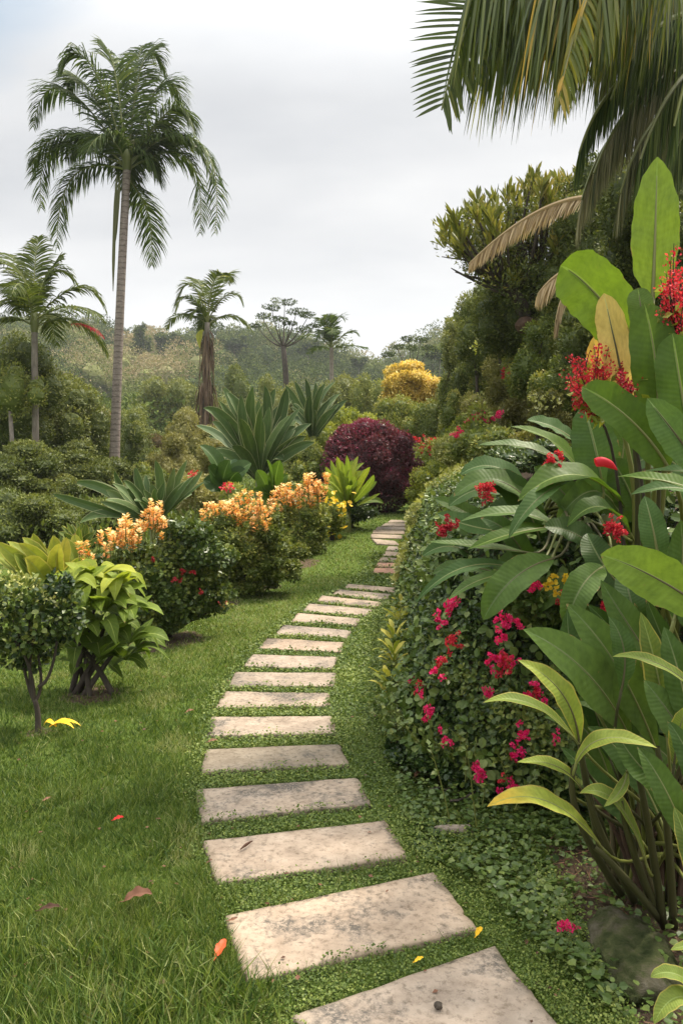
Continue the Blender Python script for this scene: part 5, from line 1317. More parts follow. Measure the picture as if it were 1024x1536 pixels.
# the yellowing frond in front
m = MB(); C = [P(960, -120, 4.9), P(900, -90, 4.75), P(865, 20, 4.65), P(836, 150, 4.6)]; pts = bez(C, 60)
for t in np.linspace(.15, .99, 48):
    i = min(int(t*59), 58); p = pts[i]
    for sd in (-1, 1):
        ln = .34*(1-.6*max(0, t-.5)*1.6)*rng.uniform(.85, 1.1); dv = norm(np.array([sd*(.55-.2*t), rng.uniform(-.3, .1), -.45-.4*t])+rng.normal(0, .05, 3)); cur = p; q = [p]; dd = dv
        for s_ in range(4): dd = norm(dd+np.array([0, 0, -.28])); cur = cur+dd*ln/4; q.append(cur)
        m.ribbon(np.array(q), np.array([.5, 1, .9, .6, .05])*.012, (rng.normal(0, .3), -1, .2), .3, np.clip((.88 if sd < 0 else .72)+rng.normal(0, .1), 0, 1), cols=3)
m.tube(pts, np.linspace(.014, .004, 60), 6, .9, mat=1); part('frond', m, [M['palmnear'], M['gstem']], palm_e)
# hanging fronds lower down to the right
for C, n, L0, L1, tn, mt in [
 ([(1060, 60, 6.2), (980, 60, 6.0), (900, 120, 5.8), (868, 230, 5.7)], 70, .55, .35, .25, 'palm'),
 ([(1070, 100, 6.3), (1000, 90, 6.1), (930, 150, 6.0), (890, 260, 5.9)], 70, .6, .45, .3, 'shag'),
 ([(1080, 140, 6.2), (1020, 120, 6.0), (960, 180, 5.9), (930, 290, 5.8)], 70, .6, .4, .35, 'shag'),
 ([(1080, 90, 5.8), (1040, 80, 5.6), (990, 140, 5.5), (960, 240, 5.4)], 70, .6, .4, .3, 'palm'),
 ([(1080, 180, 6.0), (1050, 150, 5.8), (1010, 200, 5.7), (985, 300, 5.6)], 60, .6, .4, .3, 'palm'),
 ([(1060, 20, 6.0), (1000, 10, 5.9), (950, 60, 5.8), (915, 150, 5.7)], 60, .5, .35, .35, 'palm'),
 ([(1090, 60, 5.5), (1060, 40, 5.4), (1030, 90, 5.3), (1010, 190, 5.2)], 60, .6, .4, .3, 'palm'),
 ([(1060, 160, 6.5), (960, 130, 6.4), (900, 200, 6.3), (872, 300, 6.2)], 60, .6, .45, .75, 'shag')]:
    curtain(C, int(n*1.8), L0, L1, tn+.1, w=.0105, tv=.28, m_=mt, dr=.3, lean=-.25)
# crown centre, hidden above the frame
mb = MB(); mb.tube(np.array([top-[0, 0, .3], top+[0, 0, .4], top+[0, 0, 1.]]), [.16, .2, .05], 10, .4); part('crown_shaft', mb, M['gstem'], palm_e, True)

# dead tan fronds caught on the slope
def dead(label, C, n, L, tint=.6):
    m = MB(); pts = bez([P(*c) for c in C], 50)
    for t in np.linspace(.02, .99, n):
        i = min(int(t*49), 48); p = pts[i]; tg = norm(pts[min(i+1, 49)]-pts[i])
        for sd in (-1, 1):
            ln = L*np.interp(t, [0, .3, .75, 1], [.6, 1, .95, .5])*rng.uniform(.8, 1.1); dv = norm(tg*.9+np.array([0, sd*.3, -.8])+rng.normal(0, .09, 3)); cur = p; q = [p]; dd = dv
            for s_ in range(4): dd = norm(dd+np.array([0, 0, -.22])); cur = cur+dd*ln/4; q.append(cur)
            m.ribbon(np.array(q), np.array([.5, 1, .8, .5, .05])*.012, (rng.normal(0, .5), -1, .2), .3, np.clip(tint+rng.normal(0, .28), 0, 1), cols=3)
    mr = MB(); mr.tube(pts, np.linspace(.03, .01, 50), 6, .6)
    e = empty('dead_palm_frond', pts[0], label, 'palm frond'); part('leaflets', m, M['deadpalm'], e); part('rachis', mr, M['deadpalm'], e)
dead('long dry tan palm frond arching down to the left below the leaf-tufted tree', [(878, 296, 9.), (820, 300, 9.2), (760, 340, 9.4), (703, 396, 9.6)], 120, .31)
dead('short dry tan frond hanging just above the brown root ball', [(880, 395, 9.), (850, 400, 9.), (825, 415, 9.1), (806, 442, 9.2)], 40, .34, .7)
dead('greenish dry frond hanging between the root ball and the broad banana leaf', [(870, 430, 8.8), (850, 425, 8.8), (838, 450, 8.9), (832, 490, 8.9)], 30, .34, .3)

# ================================================================== big leaves
def bigleaf(e, root, base, mid, tip, wpx, mat, tint=.5, up=.35, cam_=1., fold=.18, wave=.05, prof='oval', roll=0., name='leaf', tipc=0., pr=.011, seg=26, sidev=None, tears=0):
    """base/mid/tip: (px, py, d) of the blade; root: world point where its stalk leaves the ground"""
    B, Mi, Tp = P(*base), P(*mid), P(*tip)
    pts = through(B, Mi, Tp, seg); tt = np.linspace(0, 1, seg)
    pf = {'oval': ([0, .06, .2, .45, .7, .88, .97, 1], [.04, .35, .8, 1, .9, .58, .22, .01]), 'lance': ([0, .1, .3, .5, .75, .92, 1], [.06, .35, .85, 1, .75, .32, .01]),
          'blunt': ([0, .06, .2, .5, .8, .93, .985, 1], [.15, .6, .9, 1, .92, .62, .25, .02]), 'strap': ([0, .1, .4, .7, .9, 1], [.3, .55, 1, .8, .38, .01])}[prof]
    W = wpx/2*mid[2]/FPX*np.interp(tt, *pf)*(1+.025*np.sin(tt*40+rng.random()*6))
    view = norm(np.array([0, 0, CH])-Mi); nn = view*cam_+np.array([0, 0, up])+np.array([roll, 0, 0])
    if sidev is not None: nn = np.asarray(sidev, float)
    sd = np.ones((2, seg))
    for _ in range(tears):
        i_ = rng.integers(8, seg-4); k_ = rng.integers(2); sd[k_, i_] = rng.uniform(.45, .8); sd[k_, i_+1] = min(1, sd[k_, i_]+.35)
    m = MB(); m.ribbon(pts, W, norm(nn), fold, sides=sd, tint=np.clip(tint+tipc*tt**4+rng.normal(0, .04)+.1*(vn(tt*6, tt*0+rng.random()*50)-.5), 0, 1), wave=wave*1.6, wf=rng.uniform(2, 4), ph=rng.random()*6, cols=11)
    lf = part(name, m, M[mat], e, True)
    st = MB(); dirb = norm(pts[1]-pts[0]); rr = pr*mid[2]/3
    L = np.linalg.norm(B-root)
    ps = bez([root, root+np.array([0, 0, L*.45]), B-dirb*L*.30, B+dirb*.01], 14)
    st.tube(ps, np.linspace(rr*1.5, rr*.7, 14), 7, .35+.3*rng.random()); st.tube(pts[:-3]-norm(nn)*.001, np.linspace(rr*.75, rr*.15, seg-3), 5, .8)
    lf['_loc'] = list(e['_loc']); s = part('stalk', st, M['gstem' if len(e.children) % 3 else 'stalk'], lf, True)
    return lf
def plant_at(name, label, cat, x, y):
    g = np.array([x, y, float(gh(x, y))]); return empty(name, g, label, cat), g
# tall banana at the right edge
ban, rb = plant_at('banana_plant', 'tall banana plant with a huge upright light green leaf and a withered yellow one', 'banana plant', 1.42, 3.7)
def R(dx=0, dy=0): return rb+np.array([dx, dy, 0])
bigleaf(ban, R(), (978, 450, 3.3), (982, 350, 3.3), (985, 235, 3.35), 70, 'banana', .85, up=0, fold=.12, prof='oval')
bigleaf(ban, R(-.05), (952, 520, 3.4), (892, 440, 3.4), (840, 398, 3.4), 92, 'banana', .62, up=.1, fold=.2, prof='blunt')
lf = bigleaf(ban, R(-.08), (940, 600, 3.35), (925, 530, 3.35), (905, 440, 3.35), 48, 'bananay', .6, up=.1, fold=.25, prof='blunt'); lf['label'] = 'withered yellow leaf'
lf = bigleaf(ban, R(-.1), (915, 600, 3.5), (896, 550, 3.5), (890, 505, 3.5), 34, 'bananay', .2, up=.1, fold=.3, prof='lance')
bigleaf(ban, R(.02), (985, 660, 3.1), (984, 560, 3.05), (966, 455, 3.1), 72, 'banana', .22, up=-.05, fold=.15, prof='blunt')
bigleaf(ban, R(.0), (968, 500, 3.15), (962, 470, 3.15), (956, 432, 3.2), 40, 'banana', .3, up=.1, fold=.3, prof='blunt')
bigleaf(ban, R(), (1000, 700, 3.), (945, 630, 2.95), (872, 580, 3.), 62, 'banana', .25, up=.4, fold=.25, prof='blunt')
bigleaf(ban, R(.1), (1035, 660, 2.9), (1022, 590, 2.9), (1008, 500, 2.95), 70, 'banana', .15, up=.2, fold=.2, prof='blunt')
lf = bigleaf(ban, R(.15, -.3), (1060, 715, 2.6), (1015, 655, 2.6), (970, 597, 2.6), 58, 'bananab', .55, up=.3, fold=.2, prof='oval')
bigleaf(ban, R(.1, -.2), (988, 850, 2.7), (980, 800, 2.7), (966, 744, 2.75), 42, 'bananab', .45, up=.2, fold=.2, prof='oval')
bigleaf(ban, R(.15), (1075, 500, 3.2), (1040, 440, 3.2), (1015, 400, 3.2), 50, 'bananad', .4, prof='oval')
lf = bigleaf(ban, R(.2, -.6), (1080, 930, 2.2), (985, 868, 2.2), (900, 832, 2.25), 78, 'banana', .78, up=.25, fold=.15, prof='oval')
bigleaf(ban, R(.2, -.6), (1090, 760, 2.4), (1010, 725, 2.4), (925, 715, 2.5), 40, 'banana', .35, up=1.2, cam_=.5, fold=.35, prof='lance')
bigleaf(ban, R(.2, -.5), (1090, 780, 2.5), (1030, 735, 2.5), (945, 742, 2.5), 46, 'bananab', .4, up=1.0, cam_=.6, fold=.35, prof='lance')
bigleaf(ban, R(.2, -.3), (1090, 700, 2.8), (1050, 705, 2.75), (965, 706, 2.8), 34, 'bananab', .35, up=1.2, cam_=.5, fold=.35, prof='lance')
bigleaf(ban, R(.1, -.3), (1010, 930, 2.6), (1022, 860, 2.6), (1020, 780, 2.6), 50, 'bananad', .6, fold=.3)
# pseudo-stems
mb = MB()
for dx, dy in ((0, 0), (-.1, .05), (.16, -.25)):
    b = R(dx, dy); mb.tube(through(b-[0, 0, .05], b+[.02, 0, .5], b+[-.03+dx*.3, 0, 1.0], 10), np.linspace(.065, .04, 10), 10, .3)
part('stem', mb, M['gstem'], ban, True)

# mid broad-leaved plant arching to the left over the hedge
brd, rr_ = plant_at('broad_leaved_plant', 'sprawling plant with long arching broad leaves spilling left over the hedge', 'plant', 1.12, 4.25)
def Q(dx=0, dy=0): return rr_+np.array([dx, dy, 0])
BL = [
 ((935, 760, 3.6), (862, 712, 3.45), (776, 752, 3.4), 62, 'banana', .30, .9, .5, .28, 'lance'),
 ((885, 745, 3.8), (840, 672, 3.8), (765, 640, 3.8), 34, 'banana', .45, 1., .5, .3, 'lance'),
 ((850, 700, 4.0), (790, 672, 4.0), (716, 668, 4.0), 30, 'bananad', .8, 1., .45, .3, 'lance'),
 ((905, 740, 3.7), (892, 672, 3.7), (874, 608, 3.75), 62, 'bananab', .30, .2, 1., .2, 'oval'),
 ((860, 660, 4.0), (828, 640, 4.0), (790, 630, 4.0), 30, 'bananab', .25, .8, .6, .3, 'oval'),
 ((870, 715, 3.5), (810, 745, 3.35), (762, 808, 3.3), 32, 'bananab', .35, 1., .5, .35, 'lance'),
 ((840, 800, 3.6), (780, 770, 3.6), (690, 782, 3.6), 34, 'bananad', .7, 1.1, .5, .3, 'lance'),
 ((835, 790, 3.6), (770, 800, 3.5), (700, 825, 3.5), 34, 'banana', .2, 1.1, .5, .3, 'lance'),
 ((800, 760, 4.0), (740, 720, 4.0), (680, 745, 4.0), 44, 'bananad', .75, .9, .6, .25, 'oval'),
 ((790, 735, 4.2), (740, 700, 4.2), (690, 712, 4.2), 36, 'bananab', .2, .8, .6, .25, 'oval'),
 ((780, 800, 3.9), (710, 790, 3.9), (655, 770, 3.9), 36, 'bananab', .15, .7, .7, .3, 'oval'),
 ((800, 830, 3.7), (720, 820, 3.6), (642, 812, 3.6), 22, 'bananad', .8, 1., .5, .3, 'lance'),
 ((790, 860, 3.6), (700, 850, 3.5), (622, 905, 3.5), 24, 'bananab', .2, .9, .7, .3, 'lance'),
 ((780, 860, 3.5), (720, 870, 3.45), (672, 900, 3.4), 20, 'bananad', .7, .8, .7, .3, 'lance'),
 ((830, 838, 3.3), (770, 868, 3.2), (724, 930, 3.2), 48, 'bananad', .72, .4, .9, .25, 'oval'),
 ((905, 850, 3.1), (872, 880, 3.0), (848, 940, 3.0), 44, 'bananad', .85, .4, .9, .3, 'oval'),
 ((945, 800, 3.3), (900, 760, 3.2), (850, 790, 3.2), 44, 'banana', .05, .9, .5, .3, 'lance'),
 ((870, 770, 3.8), (840, 735, 3.8), (800, 700, 3.8), 44, 'bananad', .6, .5, .8, .2, 'oval'),
 ((930, 700, 3.9), (935, 650, 3.9), (925, 615, 3.9), 50, 'bananad', .7, .2, 1., .2, 'oval'),
 ((960, 790, 3.6), (940, 730, 3.6), (915, 690, 3.6), 54, 'bananad', .55, .4, .8, .2, 'oval'),
 ((900, 830, 3.5), (860, 800, 3.5), (815, 790, 3.5), 44, 'bananad', .35, .7, .7, .25, 'oval'),
 ((930, 880, 3.2), (900, 840, 3.2), (880, 800, 3.3), 44, 'bananad', .3, .4, .8, .25, 'oval'),
 ((760, 740, 4.3), (715, 735, 4.3), (672, 760, 4.3), 34, 'bananab', .4, .8, .7, .25, 'oval'),
 ((745, 860, 3.8), (690, 850, 3.8), (648, 862, 3.8), 26, 'bananad', .6, .8, .7, .3, 'lance'),
 ((735, 800, 4.4), (700, 770, 4.4), (650, 748, 4.4), 30, 'bananad', .8, .7, .8, .3, 'oval'),
 ((725, 850, 4.4), (680, 820, 4.4), (632, 835, 4.4), 26, 'bananab', .3, .7, .8, .3, 'oval'),
 ((960, 950, 3.0), (945, 900, 3.0), (935, 850, 3.1), 40, 'bananad', .3, .3, .9, .25, 'oval')]
for b, m_, t, w_, mt, ti, up, cm, fo, pf in BL:
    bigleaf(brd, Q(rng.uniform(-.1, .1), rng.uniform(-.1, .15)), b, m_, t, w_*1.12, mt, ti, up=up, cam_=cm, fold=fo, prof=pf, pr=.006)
# darker leaves deeper in the clump
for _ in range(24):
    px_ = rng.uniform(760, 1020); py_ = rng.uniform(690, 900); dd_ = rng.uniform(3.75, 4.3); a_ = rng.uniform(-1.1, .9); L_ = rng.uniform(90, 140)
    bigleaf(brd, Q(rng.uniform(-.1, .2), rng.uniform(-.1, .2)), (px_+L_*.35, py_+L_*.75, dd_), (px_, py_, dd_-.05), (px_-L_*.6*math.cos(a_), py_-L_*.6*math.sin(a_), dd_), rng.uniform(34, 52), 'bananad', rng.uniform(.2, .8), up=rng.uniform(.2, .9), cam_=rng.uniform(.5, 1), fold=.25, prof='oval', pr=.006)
# red flowers poking through the leaves
for px, py, dd, n_ in [(829, 695, 3.6, 5), (730, 735, 4.0, 5), (672, 785, 3.8, 4), (922, 792, 3.2, 4)]:
    for _ in range(n_+3): cluster(brd, P(px+rng.normal(0, 6), py+rng.normal(0, 9 if n_ == 5 and px > 800 else 5), dd-.1), rng.uniform(.4, .6), 'red' if px > 700 else 'dkred')
mb = MB(); pts = bez([P(912, 708, 3.2), P(900, 694, 3.2), P(888, 688, 3.2), P(925, 704, 3.18)][:3], 10)
pts = through(P(893, 694, 3.15), P(908, 694, 3.15), P(925, 705, 3.15), 12)
mb.tube(pts, np.interp(np.linspace(0, 1, 12), [0, .25, .7, 1], [.018, .021, .016, .002]), 10, .6)
part('flower_bud', mb, M['red'], brd, True)


# red sprays
def spray(label, px, py, d, pts, mat='red', size=.0145, leafn=120, w=.10):
    c = P(px, py, d); g = np.array([c[0], c[1], float(gh(c[0], c[1]))]); e = empty('bougainvillea_spray', g, label, 'flowering branch')
    ms = MB(); mb = MB(); ml = MB()
    c0 = c+np.array([.05, .1, -.12])
    ms.tube(bez([g+[.25, .35, 0], g+[.3, .4, .5*(c[2]-g[2])], c0+[.18, .2, -.1], c0], 12), np.linspace(.010, .006, 12), 6)
    for (tx, ty) in pts:
        t = P(tx, ty, d+rng.uniform(-.12, .12)); pp = through(c0, (c0+t)/2+rng.normal(0, .012, 3), t, 12)
        ms.tube(pp, np.linspace(.005, .0015, 12), 4); k = 120; u = rng.uniform(.2, 1, k); i = (u*11).astype(int)
        q = pp[i]+rng.normal(0, .012, (k, 3)); mb.scatter(LEAF, q, rdir(k)+norm(t-c0)*.6, rdir(k)+[0, -.5, .3], rng.uniform(.6, 1.2, k)*size, np.clip(.5+rng.normal(0, .28, k), 0, 1), wide=1.3)
        k = 6; ml.scatter(LEAF, pp[rng.integers(0, 8, k)]+rng.normal(0, .02, (k, 3)), rdir(k), rdir(k)+[0, 0, .6], .05, rng.random(k))
    part('branches', ms, M['bark'], e); part('blossoms', mb, M[mat], e); part('leaves', ml, M['lime'], e)
spray('airy red flower spray in front of the withered yellow leaf', 890, 580, 3.3, [(852, 528), (862, 545), (850, 560), (868, 556), (878, 540), (885, 525), (898, 515), (905, 530), (912, 520), (916, 540), (903, 548), (890, 552), (856, 578), (866, 590), (875, 575), (895, 535), (910, 555), (858, 530), (872, 566), (862, 605)])
spray('thin red flower spray dangling right of the withered yellow leaf', 925, 560, 3.0, [(945, 578), (940, 568), (935, 560), (930, 550), (942, 575)], 'dkred')
spray('red and magenta flower spray at the right edge by the tall upright leaf', 1015, 470, 3., [(1010, 365), (1006, 385), (998, 410), (990, 420), (1004, 420), (1012, 400), (1020, 420), (1000, 440), (992, 460), (1008, 455), (1018, 440), (1002, 470), (1030, 430), (1026, 400), (1005, 482), (996, 450), (1016, 410), (1022, 460)], 'red')

# foreground heliconia clump
hel, hb = plant_at('heliconia_clump', 'clump of arching strap leaves at the lower right, one with a yellow tip', 'plant', 1.17, 2.95)
def H_(dx=0, dy=0): return hb+np.array([dx, dy, 0])
HL = [
 ((945, 1110, 2.75), (880, 1010, 2.65), (784, 944, 2.6), 78, 'bananad', .92, .55, .9, .15, 'lance'),
 ((985, 1130, 2.75), (925, 1000, 2.7), (848, 905, 2.75), 66, 'bananad', .85, .35, .9, .18, 'lance'),
 ((868, 1118, 2.45), (842, 1040, 2.4), (776, 990, 2.4), 40, 'helic', .42, .6, .8, .25, 'lance'),
 ((872, 1122, 2.45), (800, 1058, 2.4), (724, 1054, 2.4), 30, 'helic', .30, 1., .5, .3, 'lance'),
 ((862, 1148, 2.4), (905, 1108, 2.35), (985, 1122, 2.3), 34, 'helic', .42, .9, .6, .25, 'lance'),
 ((875, 1190, 2.45), (835, 1150, 2.4), (775, 1143, 2.4), 26, 'helic', .35, .8, .6, .3, 'lance'),
 ((905, 1275, 2.45), (820, 1202, 2.35), (730, 1210, 2.3), 44, 'helic', .50, 1., .7, .25, 'lance'),
 ((970, 1300, 2.5), (925, 1205, 2.4), (868, 1190, 2.4), 34, 'helic', .22, .8, .7, .3, 'lance'),
 ((1060, 1050, 2.2), (985, 995, 2.2), (918, 985, 2.25), 24, 'helic', .2, .9, .6, .3, 'lance'),
 ((1000, 1110, 2.6), (985, 1010, 2.6), (960, 918, 2.65), 42, 'helic', .05, .2, 1., .25, 'lance'),
 ((1040, 1120, 2.5), (1020, 1020, 2.5), (995, 940, 2.55), 50, 'bananad', .7, .2, 1., .25, 'lance'),
 ((1010, 1150, 2.4), (1018, 1095, 2.4), (1030, 1060, 2.4), 30, 'helic', .25, .2, 1., .3, 'lance'),
 ((940, 1155, 2.4), (930, 1185, 2.38), (905, 1210, 2.35), 18, 'helic', .3, .5, .9, .3, 'lance'),
 ((890, 1060, 2.7), (860, 990, 2.75), (850, 915, 2.8), 40, 'bananad', .5, .3, .9, .25, 'lance'),
 ((930, 1040, 2.6), (935, 975, 2.6), (912, 925, 2.65), 36, 'bananad', .5, .3, .9, .25, 'lance'),
 ((1020, 1200, 2.3), (960, 1150, 2.35), (920, 1090, 2.4), 44, 'bananad', .6, .4, .9, .25, 'lance'),
 ((1060, 1230, 2.3), (1040, 1150, 2.3), (1000, 1080, 2.35), 44, 'bananad', .45, .3, .9, .25, 'lance'),
 ((1050, 980, 2.6), (1030, 900, 2.6), (1000, 850, 2.7), 50, 'bananad', .5, .3, .9, .25, 'lance'),
 ((1040, 1290, 2.3), (1000, 1190, 2.3), (955, 1120, 2.35), 46, 'bananad', .7, .4, .9, .25, 'lance'),
 ((990, 1230, 2.6), (940, 1140, 2.65), (880, 1090, 2.7), 46, 'bananad', .6, .4, .9, .25, 'lance'),
 ((1060, 1160, 2.5), (1010, 1080, 2.5), (965, 1020, 2.55), 54, 'bananad', .85, .35, .9, .25, 'lance'),
 ((1070, 1380, 2.2), (1040, 1290, 2.2), (1010, 1210, 2.25), 40, 'helic', .1, .4, .9, .25, 'lance'),
 ((960, 1260, 2.65), (900, 1180, 2.7), (840, 1120, 2.75), 40, 'bananad', .5, .5, .9, .25, 'lance'),
 ((1010, 1040, 2.75), (950, 950, 2.8), (900, 870, 2.85), 54, 'bananad', .75, .4, .9, .25, 'lance')]
for j, (b, m_, t, w_, mt, ti, up, cm, fo, pf) in enumerate(HL):
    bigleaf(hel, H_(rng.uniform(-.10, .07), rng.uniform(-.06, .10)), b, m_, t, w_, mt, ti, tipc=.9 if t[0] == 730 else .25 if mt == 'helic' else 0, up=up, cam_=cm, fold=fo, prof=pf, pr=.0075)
for _ in range(14):
    px_ = rng.uniform(860, 1030); py_ = rng.uniform(960, 1150); dd_ = rng.uniform(2.8, 3.05); a_ = rng.uniform(-.2, 1.2); L_ = rng.uniform(110, 160)
    bigleaf(hel, H_(rng.uniform(-.12, .1), rng.uniform(-.05, .15)), (px_+L_*.25, py_+L_*.8, dd_), (px_, py_, dd_), (px_-L_*.5*math.cos(a_), py_-L_*.8*math.sin(a_)-20, dd_), rng.uniform(36, 56), 'bananad', rng.uniform(.2, .8), up=.3, cam_=.9, fold=.25, prof='lance', pr=.006)
# stout old stalks and dead sheaths at the base
mb = MB(); md = MB()
for _ in range(46):
    b = H_(rng.uniform(-.16, .16), rng.uniform(-.10, .12)); t = b+np.array([rng.uniform(-.2, .12), rng.uniform(-.08, .05), rng.uniform(.25, .62)])
    (mb if rng.random() < .6 else md).tube(through(b-[0, 0, .03], (b+t)/2+rng.normal(0, .02, 3), t, 9), np.linspace(.014, .005, 9), 7, rng.random())
part('old_stalks', mb, M['stalk'], hel, True); part('dry_sheaths', md, M['fibre'], hel, True)
mb = MB()
for q in [((870, 1118), (880, 1180), (905, 1290)), ((880, 1190), (905, 1260), (950, 1350)), ((930, 1200), (950, 1280), (985, 1370)), ((890, 1270), (930, 1310), (990, 1380)), ((985, 1120), (1000, 1240), (1010, 1390)), ((945, 1110), (970, 1230), (995, 1390)), ((862, 1148), (868, 1230), (930, 1340))]:
    mb.tube(through(P(*q[0], 2.42), P(*q[1], 2.5), P(*q[2], 2.75), 12), np.linspace(.008, .015, 12), 7, .2+.4*rng.random())
part('arching_stalks', mb, M['stalk'], hel, True)

# yellow-green croton row between slabs and hedge
def croton(label, px, py, h, n, big=1.):
    b = hit(px, py); b[2] = float(gh(b[0], b[1])); d = b[1]
    e = empty('croton', b, label, 'plant'); mb = MB(); ms = MB()
    H = h*d/FPX
    ms.tube(np.array([b-[0, 0, .02], b+[0, 0, H*.85]]), [.010, .005], 6); part('stem', ms, M['gstem'], e)
    for i in range(n):
        u = (i/n)**.9; c = b+np.array([0, 0, H*(.12+.75*u)]); az = i*2.4+rng.random()*.6; L = rng.uniform(.11, .17)*big*(1.05-.35*u)
        hd = np.array([math.cos(az), math.sin(az), 0]); tip = c+hd*L+[0, 0, L*(.1+.9*u)]; mid = c+hd*L*.55+[0, 0, L*(.25+.4*u)]
        mb.ribbon(through(c, mid, tip, 9), rng.uniform(.016, .026)*big*np.interp(np.linspace(0, 1, 9), [0, .15, .5, .85, 1], [.2, .45, 1, .6, .03]), hd*-.3+np.array([0, 0, 1.])+rdir(1)[0]*.3, .3, np.clip(rng.normal(.5+.25*u, .25), 0, 1), .06, cols=5)
    part('leaves', mb, M['strap'], e, True); return e
croton('low yellow-green croton nearest the camera in the row beside the hedge', 583, 1066, 56, 22, 1.1)
croton('pale yellow-green croton, second of the row beside the hedge', 590, 1030, 60, 24, 1.1)
croton('yellow-tipped croton in the middle of the row beside the hedge', 592, 1000, 54, 22, 1.2)
croton('tall pale croton, second from the back of the row beside the hedge', 599, 968, 48, 22, 1.3)
croton('small light croton at the back of the row beside the hedge', 603, 945, 44, 20, 1.3)

# ================================================================== small things on the ground
def on(px, py, lift=.03): h = hit(px, py, bank=False); h[2] = float(gh(h[0], h[1], False))+lift; return h
def fallen(label, px, py, L, W, mat, rz, tint=.5, curl=.3, lift=.045, cat='leaf'):
    c = on(px, py, lift); dv = np.array([math.cos(rz), math.sin(rz), 0]); mb = MB()
    a = c-dv*L/2; b = c+dv*L/2+[0, 0, .01]
    mb.ribbon(through(a, c+[0, 0, L*curl*.4], b, 12), W/2*np.interp(np.linspace(0, 1, 12), [0, .2, .5, .85, 1], [.15, .75, 1, .6, .04]), (0, -.25, 1), .3+curl, tint, .18, wf=2.5, cols=7)
    V = mb.v[0]; mb.tube(np.array([a-dv*L*.18, a]), [.0012, .0018], 5, tint)
    single('fallen_leaf', mb, M[mat], c, label, cat, smooth=True)
fallen('large curled brown leaf lying in the longer grass at the lower left', 208, 1372, .095, .06, 'fallb', .3, .5, .35, .055)
fallen('red and orange petal lying at the left edge of the lichened slab', 331, 1448, .085, .035, 'fallr', 1.35, .5, .15, .05)
fallen('small bright red petal in the grass, left of the slab with the brown twig', 178, 1245, .045, .03, 'fallr', .2, .1, .3, .045)
fallen('small dull red petal in the lawn, highest and leftmost of the red ones', 71, 1213, .035, .022, 'fallb', .5, .9, .3, .04)
fallen('dark brown leaf sunk in the grass at the far lower left', 75, 1387, .075, .03, 'fallb', .1, .0, .3, .05)
fallen('small orange dry leaf on the grass in front of a clean pale slab', 319, 1124, .055, .03, 'fallb', .1, .95, .3, .04)
fallen('small reddish dry leaf on the corner of the lichened slab', 349, 1393, .035, .015, 'fallb', .1, .7, .2, .028)
fallen('curled yellow leaf between the two nearest slabs, at their right end', 718, 1416, .045, .025, 'fally', .9, .3, .4, .035)
fallen('small yellow leaf between the two nearest slabs, near their middle', 628, 1456, .032, .018, 'fally', .3, .5, .4, .03)
fallen('tiny pale leaf on the lawn left of the two thin pale slabs', 285, 1078, .05, .03, 'fallb', .3, 1., .4, .04)
fallen('pale dry leaf on the ground cover below the hedge', 626, 1176, .05, .035, 'fallb', .8, 1., .5, .04)
fallen('curled tan leaf beside the pale dry leaf below the hedge', 637, 1168, .05, .035, 'fally', 2.2, .0, .5, .045)
# twig on the third slab
c = on(370, 1281, .034); mb = MB()
mb.tube(through(c-[.022, .035, 0], c+[.002, 0, .006], c+[.020, .038, 0], 10), np.interp(np.linspace(0, 1, 10), [0, .4, 1], [.002, .0065, .002]), 7, .1); single('twig', mb, M['fallb'], c, 'short brown pod or twig lying on the pale slab', 'twig', smooth=True)
# yellow bloom in the grass by the small tree
c = on(80, 1103, .05); e = empty('fallen_leaf', c, 'bright yellow fallen leaf in lobes at the foot of the small tree', 'leaf'); mb = MB()
for a, L in ((.1, .16), (-.25, .14), (.4, .12), (3.0, .06)):
    dv = np.array([math.cos(a), math.sin(a), 0]); mb.ribbon(through(c-dv*.02, c+dv*L*.5+[0, 0, .03], c+dv*L, 10), .022*np.interp(np.linspace(0, 1, 10), [0, .5, 1], [.3, 1, .05]), (0, -.2, 1), .3, .5, .1, cols=5)
part('blade', mb, M['fally'], e, True)
# pebble, mossy stones
def stone(name, label, c, r, mat, seed, cat='stone', flat=1.):
    mb = MB(); n = 26; th = np.linspace(0, math.pi, n); ph = np.arange(40)*2*math.pi/40; a, b = np.meshgrid(th, ph, indexing='ij')
    dd = np.stack([np.sin(a)*np.cos(b), np.sin(a)*np.sin(b), np.cos(a)], -1)
    k = 1+.55*(fbm(dd[..., 0]*1.6+seed, dd[..., 1]*1.6+dd[..., 2]*1.3+seed, seed)-.5)+.22*(fbm(dd[..., 0]*6+dd[..., 2]*3, dd[..., 1]*6+9, seed+3)-.5)
    q = np.sign(dd)*np.abs(dd)**.75
    V = np.asarray(c)+q*k[..., None]*np.asarray(r); i = np.arange(n-1)[:, None]*40; j = np.arange(40)[None]; w_ = (j+1) % 40
    mb.add(V.reshape(-1, 3), np.stack([i+j, i+40+j, i+40+w_, i+w_], -1).reshape(-1, 4)); single(name, mb, M[mat], c, label, cat, smooth=True)
c = on(657, 1527, .035); stone('pebble', 'small dark pebble resting on the closest slab', c, (.012, .010, .009), 'bark', 3)
c = hit(940, 1440, bank=False); stone('mossy_rock', 'large mossy rock half buried at the lower right corner', (c[0]+.01, c[1], c[2]+.005), (.13, .23, .075), 'rock', 8, 'rock')
c = hit(1000, 1400, bank=False)
c = hit(682, 1254, bank=False); stone('stone_fragment', 'small flat stone fragment in the ground cover right of the path', (c[0], c[1], c[2]+.022), (.085, .026, .022), 'slab_stone', 5)
# fallen magenta blossom
c = on(853, 1418, .07); e = empty('fallen_blossom', c, 'fallen magenta blossom on the creeping plants left of the mossy rock', 'flower')
for k_ in range(3): cluster(e, c+np.array([(k_-1)*.022, 0, -.005*k_]), .42-.08*k_, 'pink')
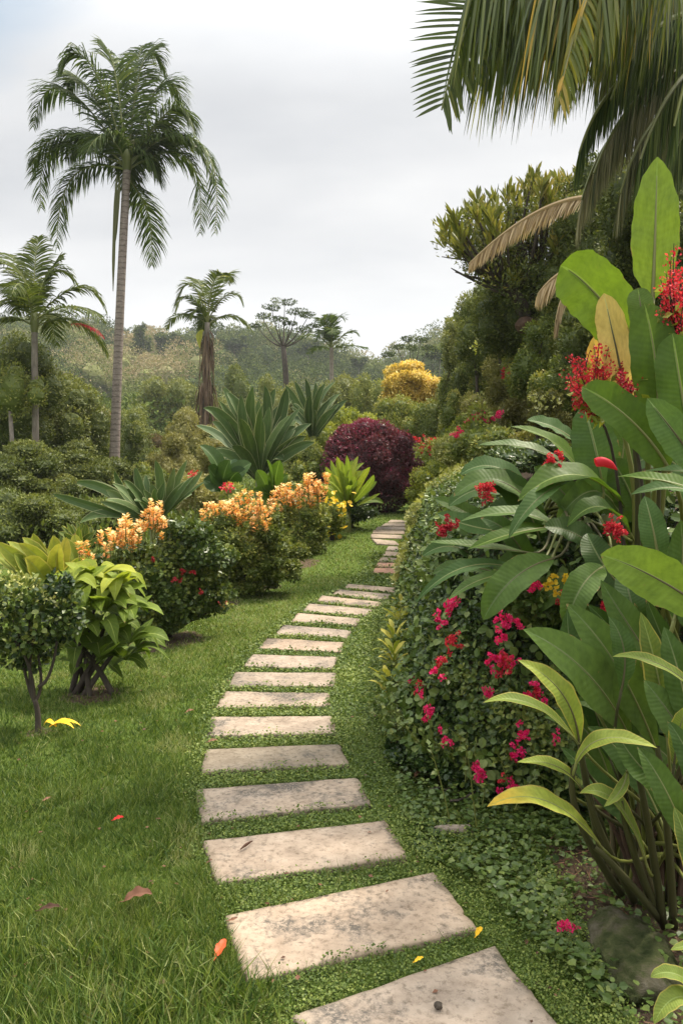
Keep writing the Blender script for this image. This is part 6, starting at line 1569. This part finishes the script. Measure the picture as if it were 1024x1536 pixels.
# leaves poking in at the bottom right corner
e, g = plant_at('seedling_plant', 'young plant with a few yellow-green leaves in the bottom right corner', 'plant', .93, 2.06)
for b, m_, t, w_ in [((1060, 1500, 1.95), (1015, 1462, 1.95), (975, 1466, 1.95), 26), ((1070, 1530, 1.95), (1020, 1495, 1.93), (980, 1536, 1.9), 34), ((1060, 1440, 2.), (1040, 1420, 2.), (1005, 1425, 2.0), 18)]:
    bigleaf(e, g, b, m_, t, w_, 'helic', .4, up=.8, cam_=.7, fold=.25, prof='oval', pr=.005)
# dry litter on the bare soil
mb = MB(); n = 1500; x = rng.uniform(.82, 2.2, n); y = rng.uniform(2.0, 3.5, n); a = rng.uniform(0, 6.28, n)
ok = (bank_s(x, y) < .1); x, y, a = x[ok], y[ok], a[ok]; n = len(x)
mb.scatter(T_([[-.03, 0, 0], [.03, 0, 0], [.02, 1, .03], [-.02, 1, .03]], [[[0, 1, 2, 3]]]), np.column_stack([x, y, gh(x, y, False)+rng.random(n)*.03]), np.column_stack([np.cos(a), np.sin(a), rng.normal(0, .2, n)]), np.column_stack([rng.normal(0, .4, (n, 2)), np.ones(n)]), rng.uniform(.015, .07, n), rng.random(n))
single('leaf_litter', mb, M['fallb'], (0, 0, 0), 'dry brown straws and twigs littering the bare soil', kind='stuff')

# scattered dull scraps of dead leaf in the turf and on the slabs
mb = MB(); n = 560; x, y = put(n, 1.95, 10, .4, .35); ok = (bank_s(x, y) < -.02) & ~(inslab(x, y, .02) & (rng.random(n) < .8)); x, y = x[ok], y[ok]; n = len(x)
zz_ = gh(x, y, False)+np.where(inslab(x, y), .028, rng.uniform(.012, .035, n))
mb.scatter(LEAF, np.column_stack([x, y, zz_]), rdir(n)*[1, 1, .15], rdir(n)*.3+[0, 0, 1], rng.uniform(.006, .026, n), rng.random(n)*.7, wide=1.4)
single('dead_leaf_scraps', mb, M['fallb'], (0, 0, 0), 'small dull scraps of dead leaf scattered over the lawn and slabs', kind='stuff')

for o in scene.objects:
    if '_loc' in o: del o['_loc']
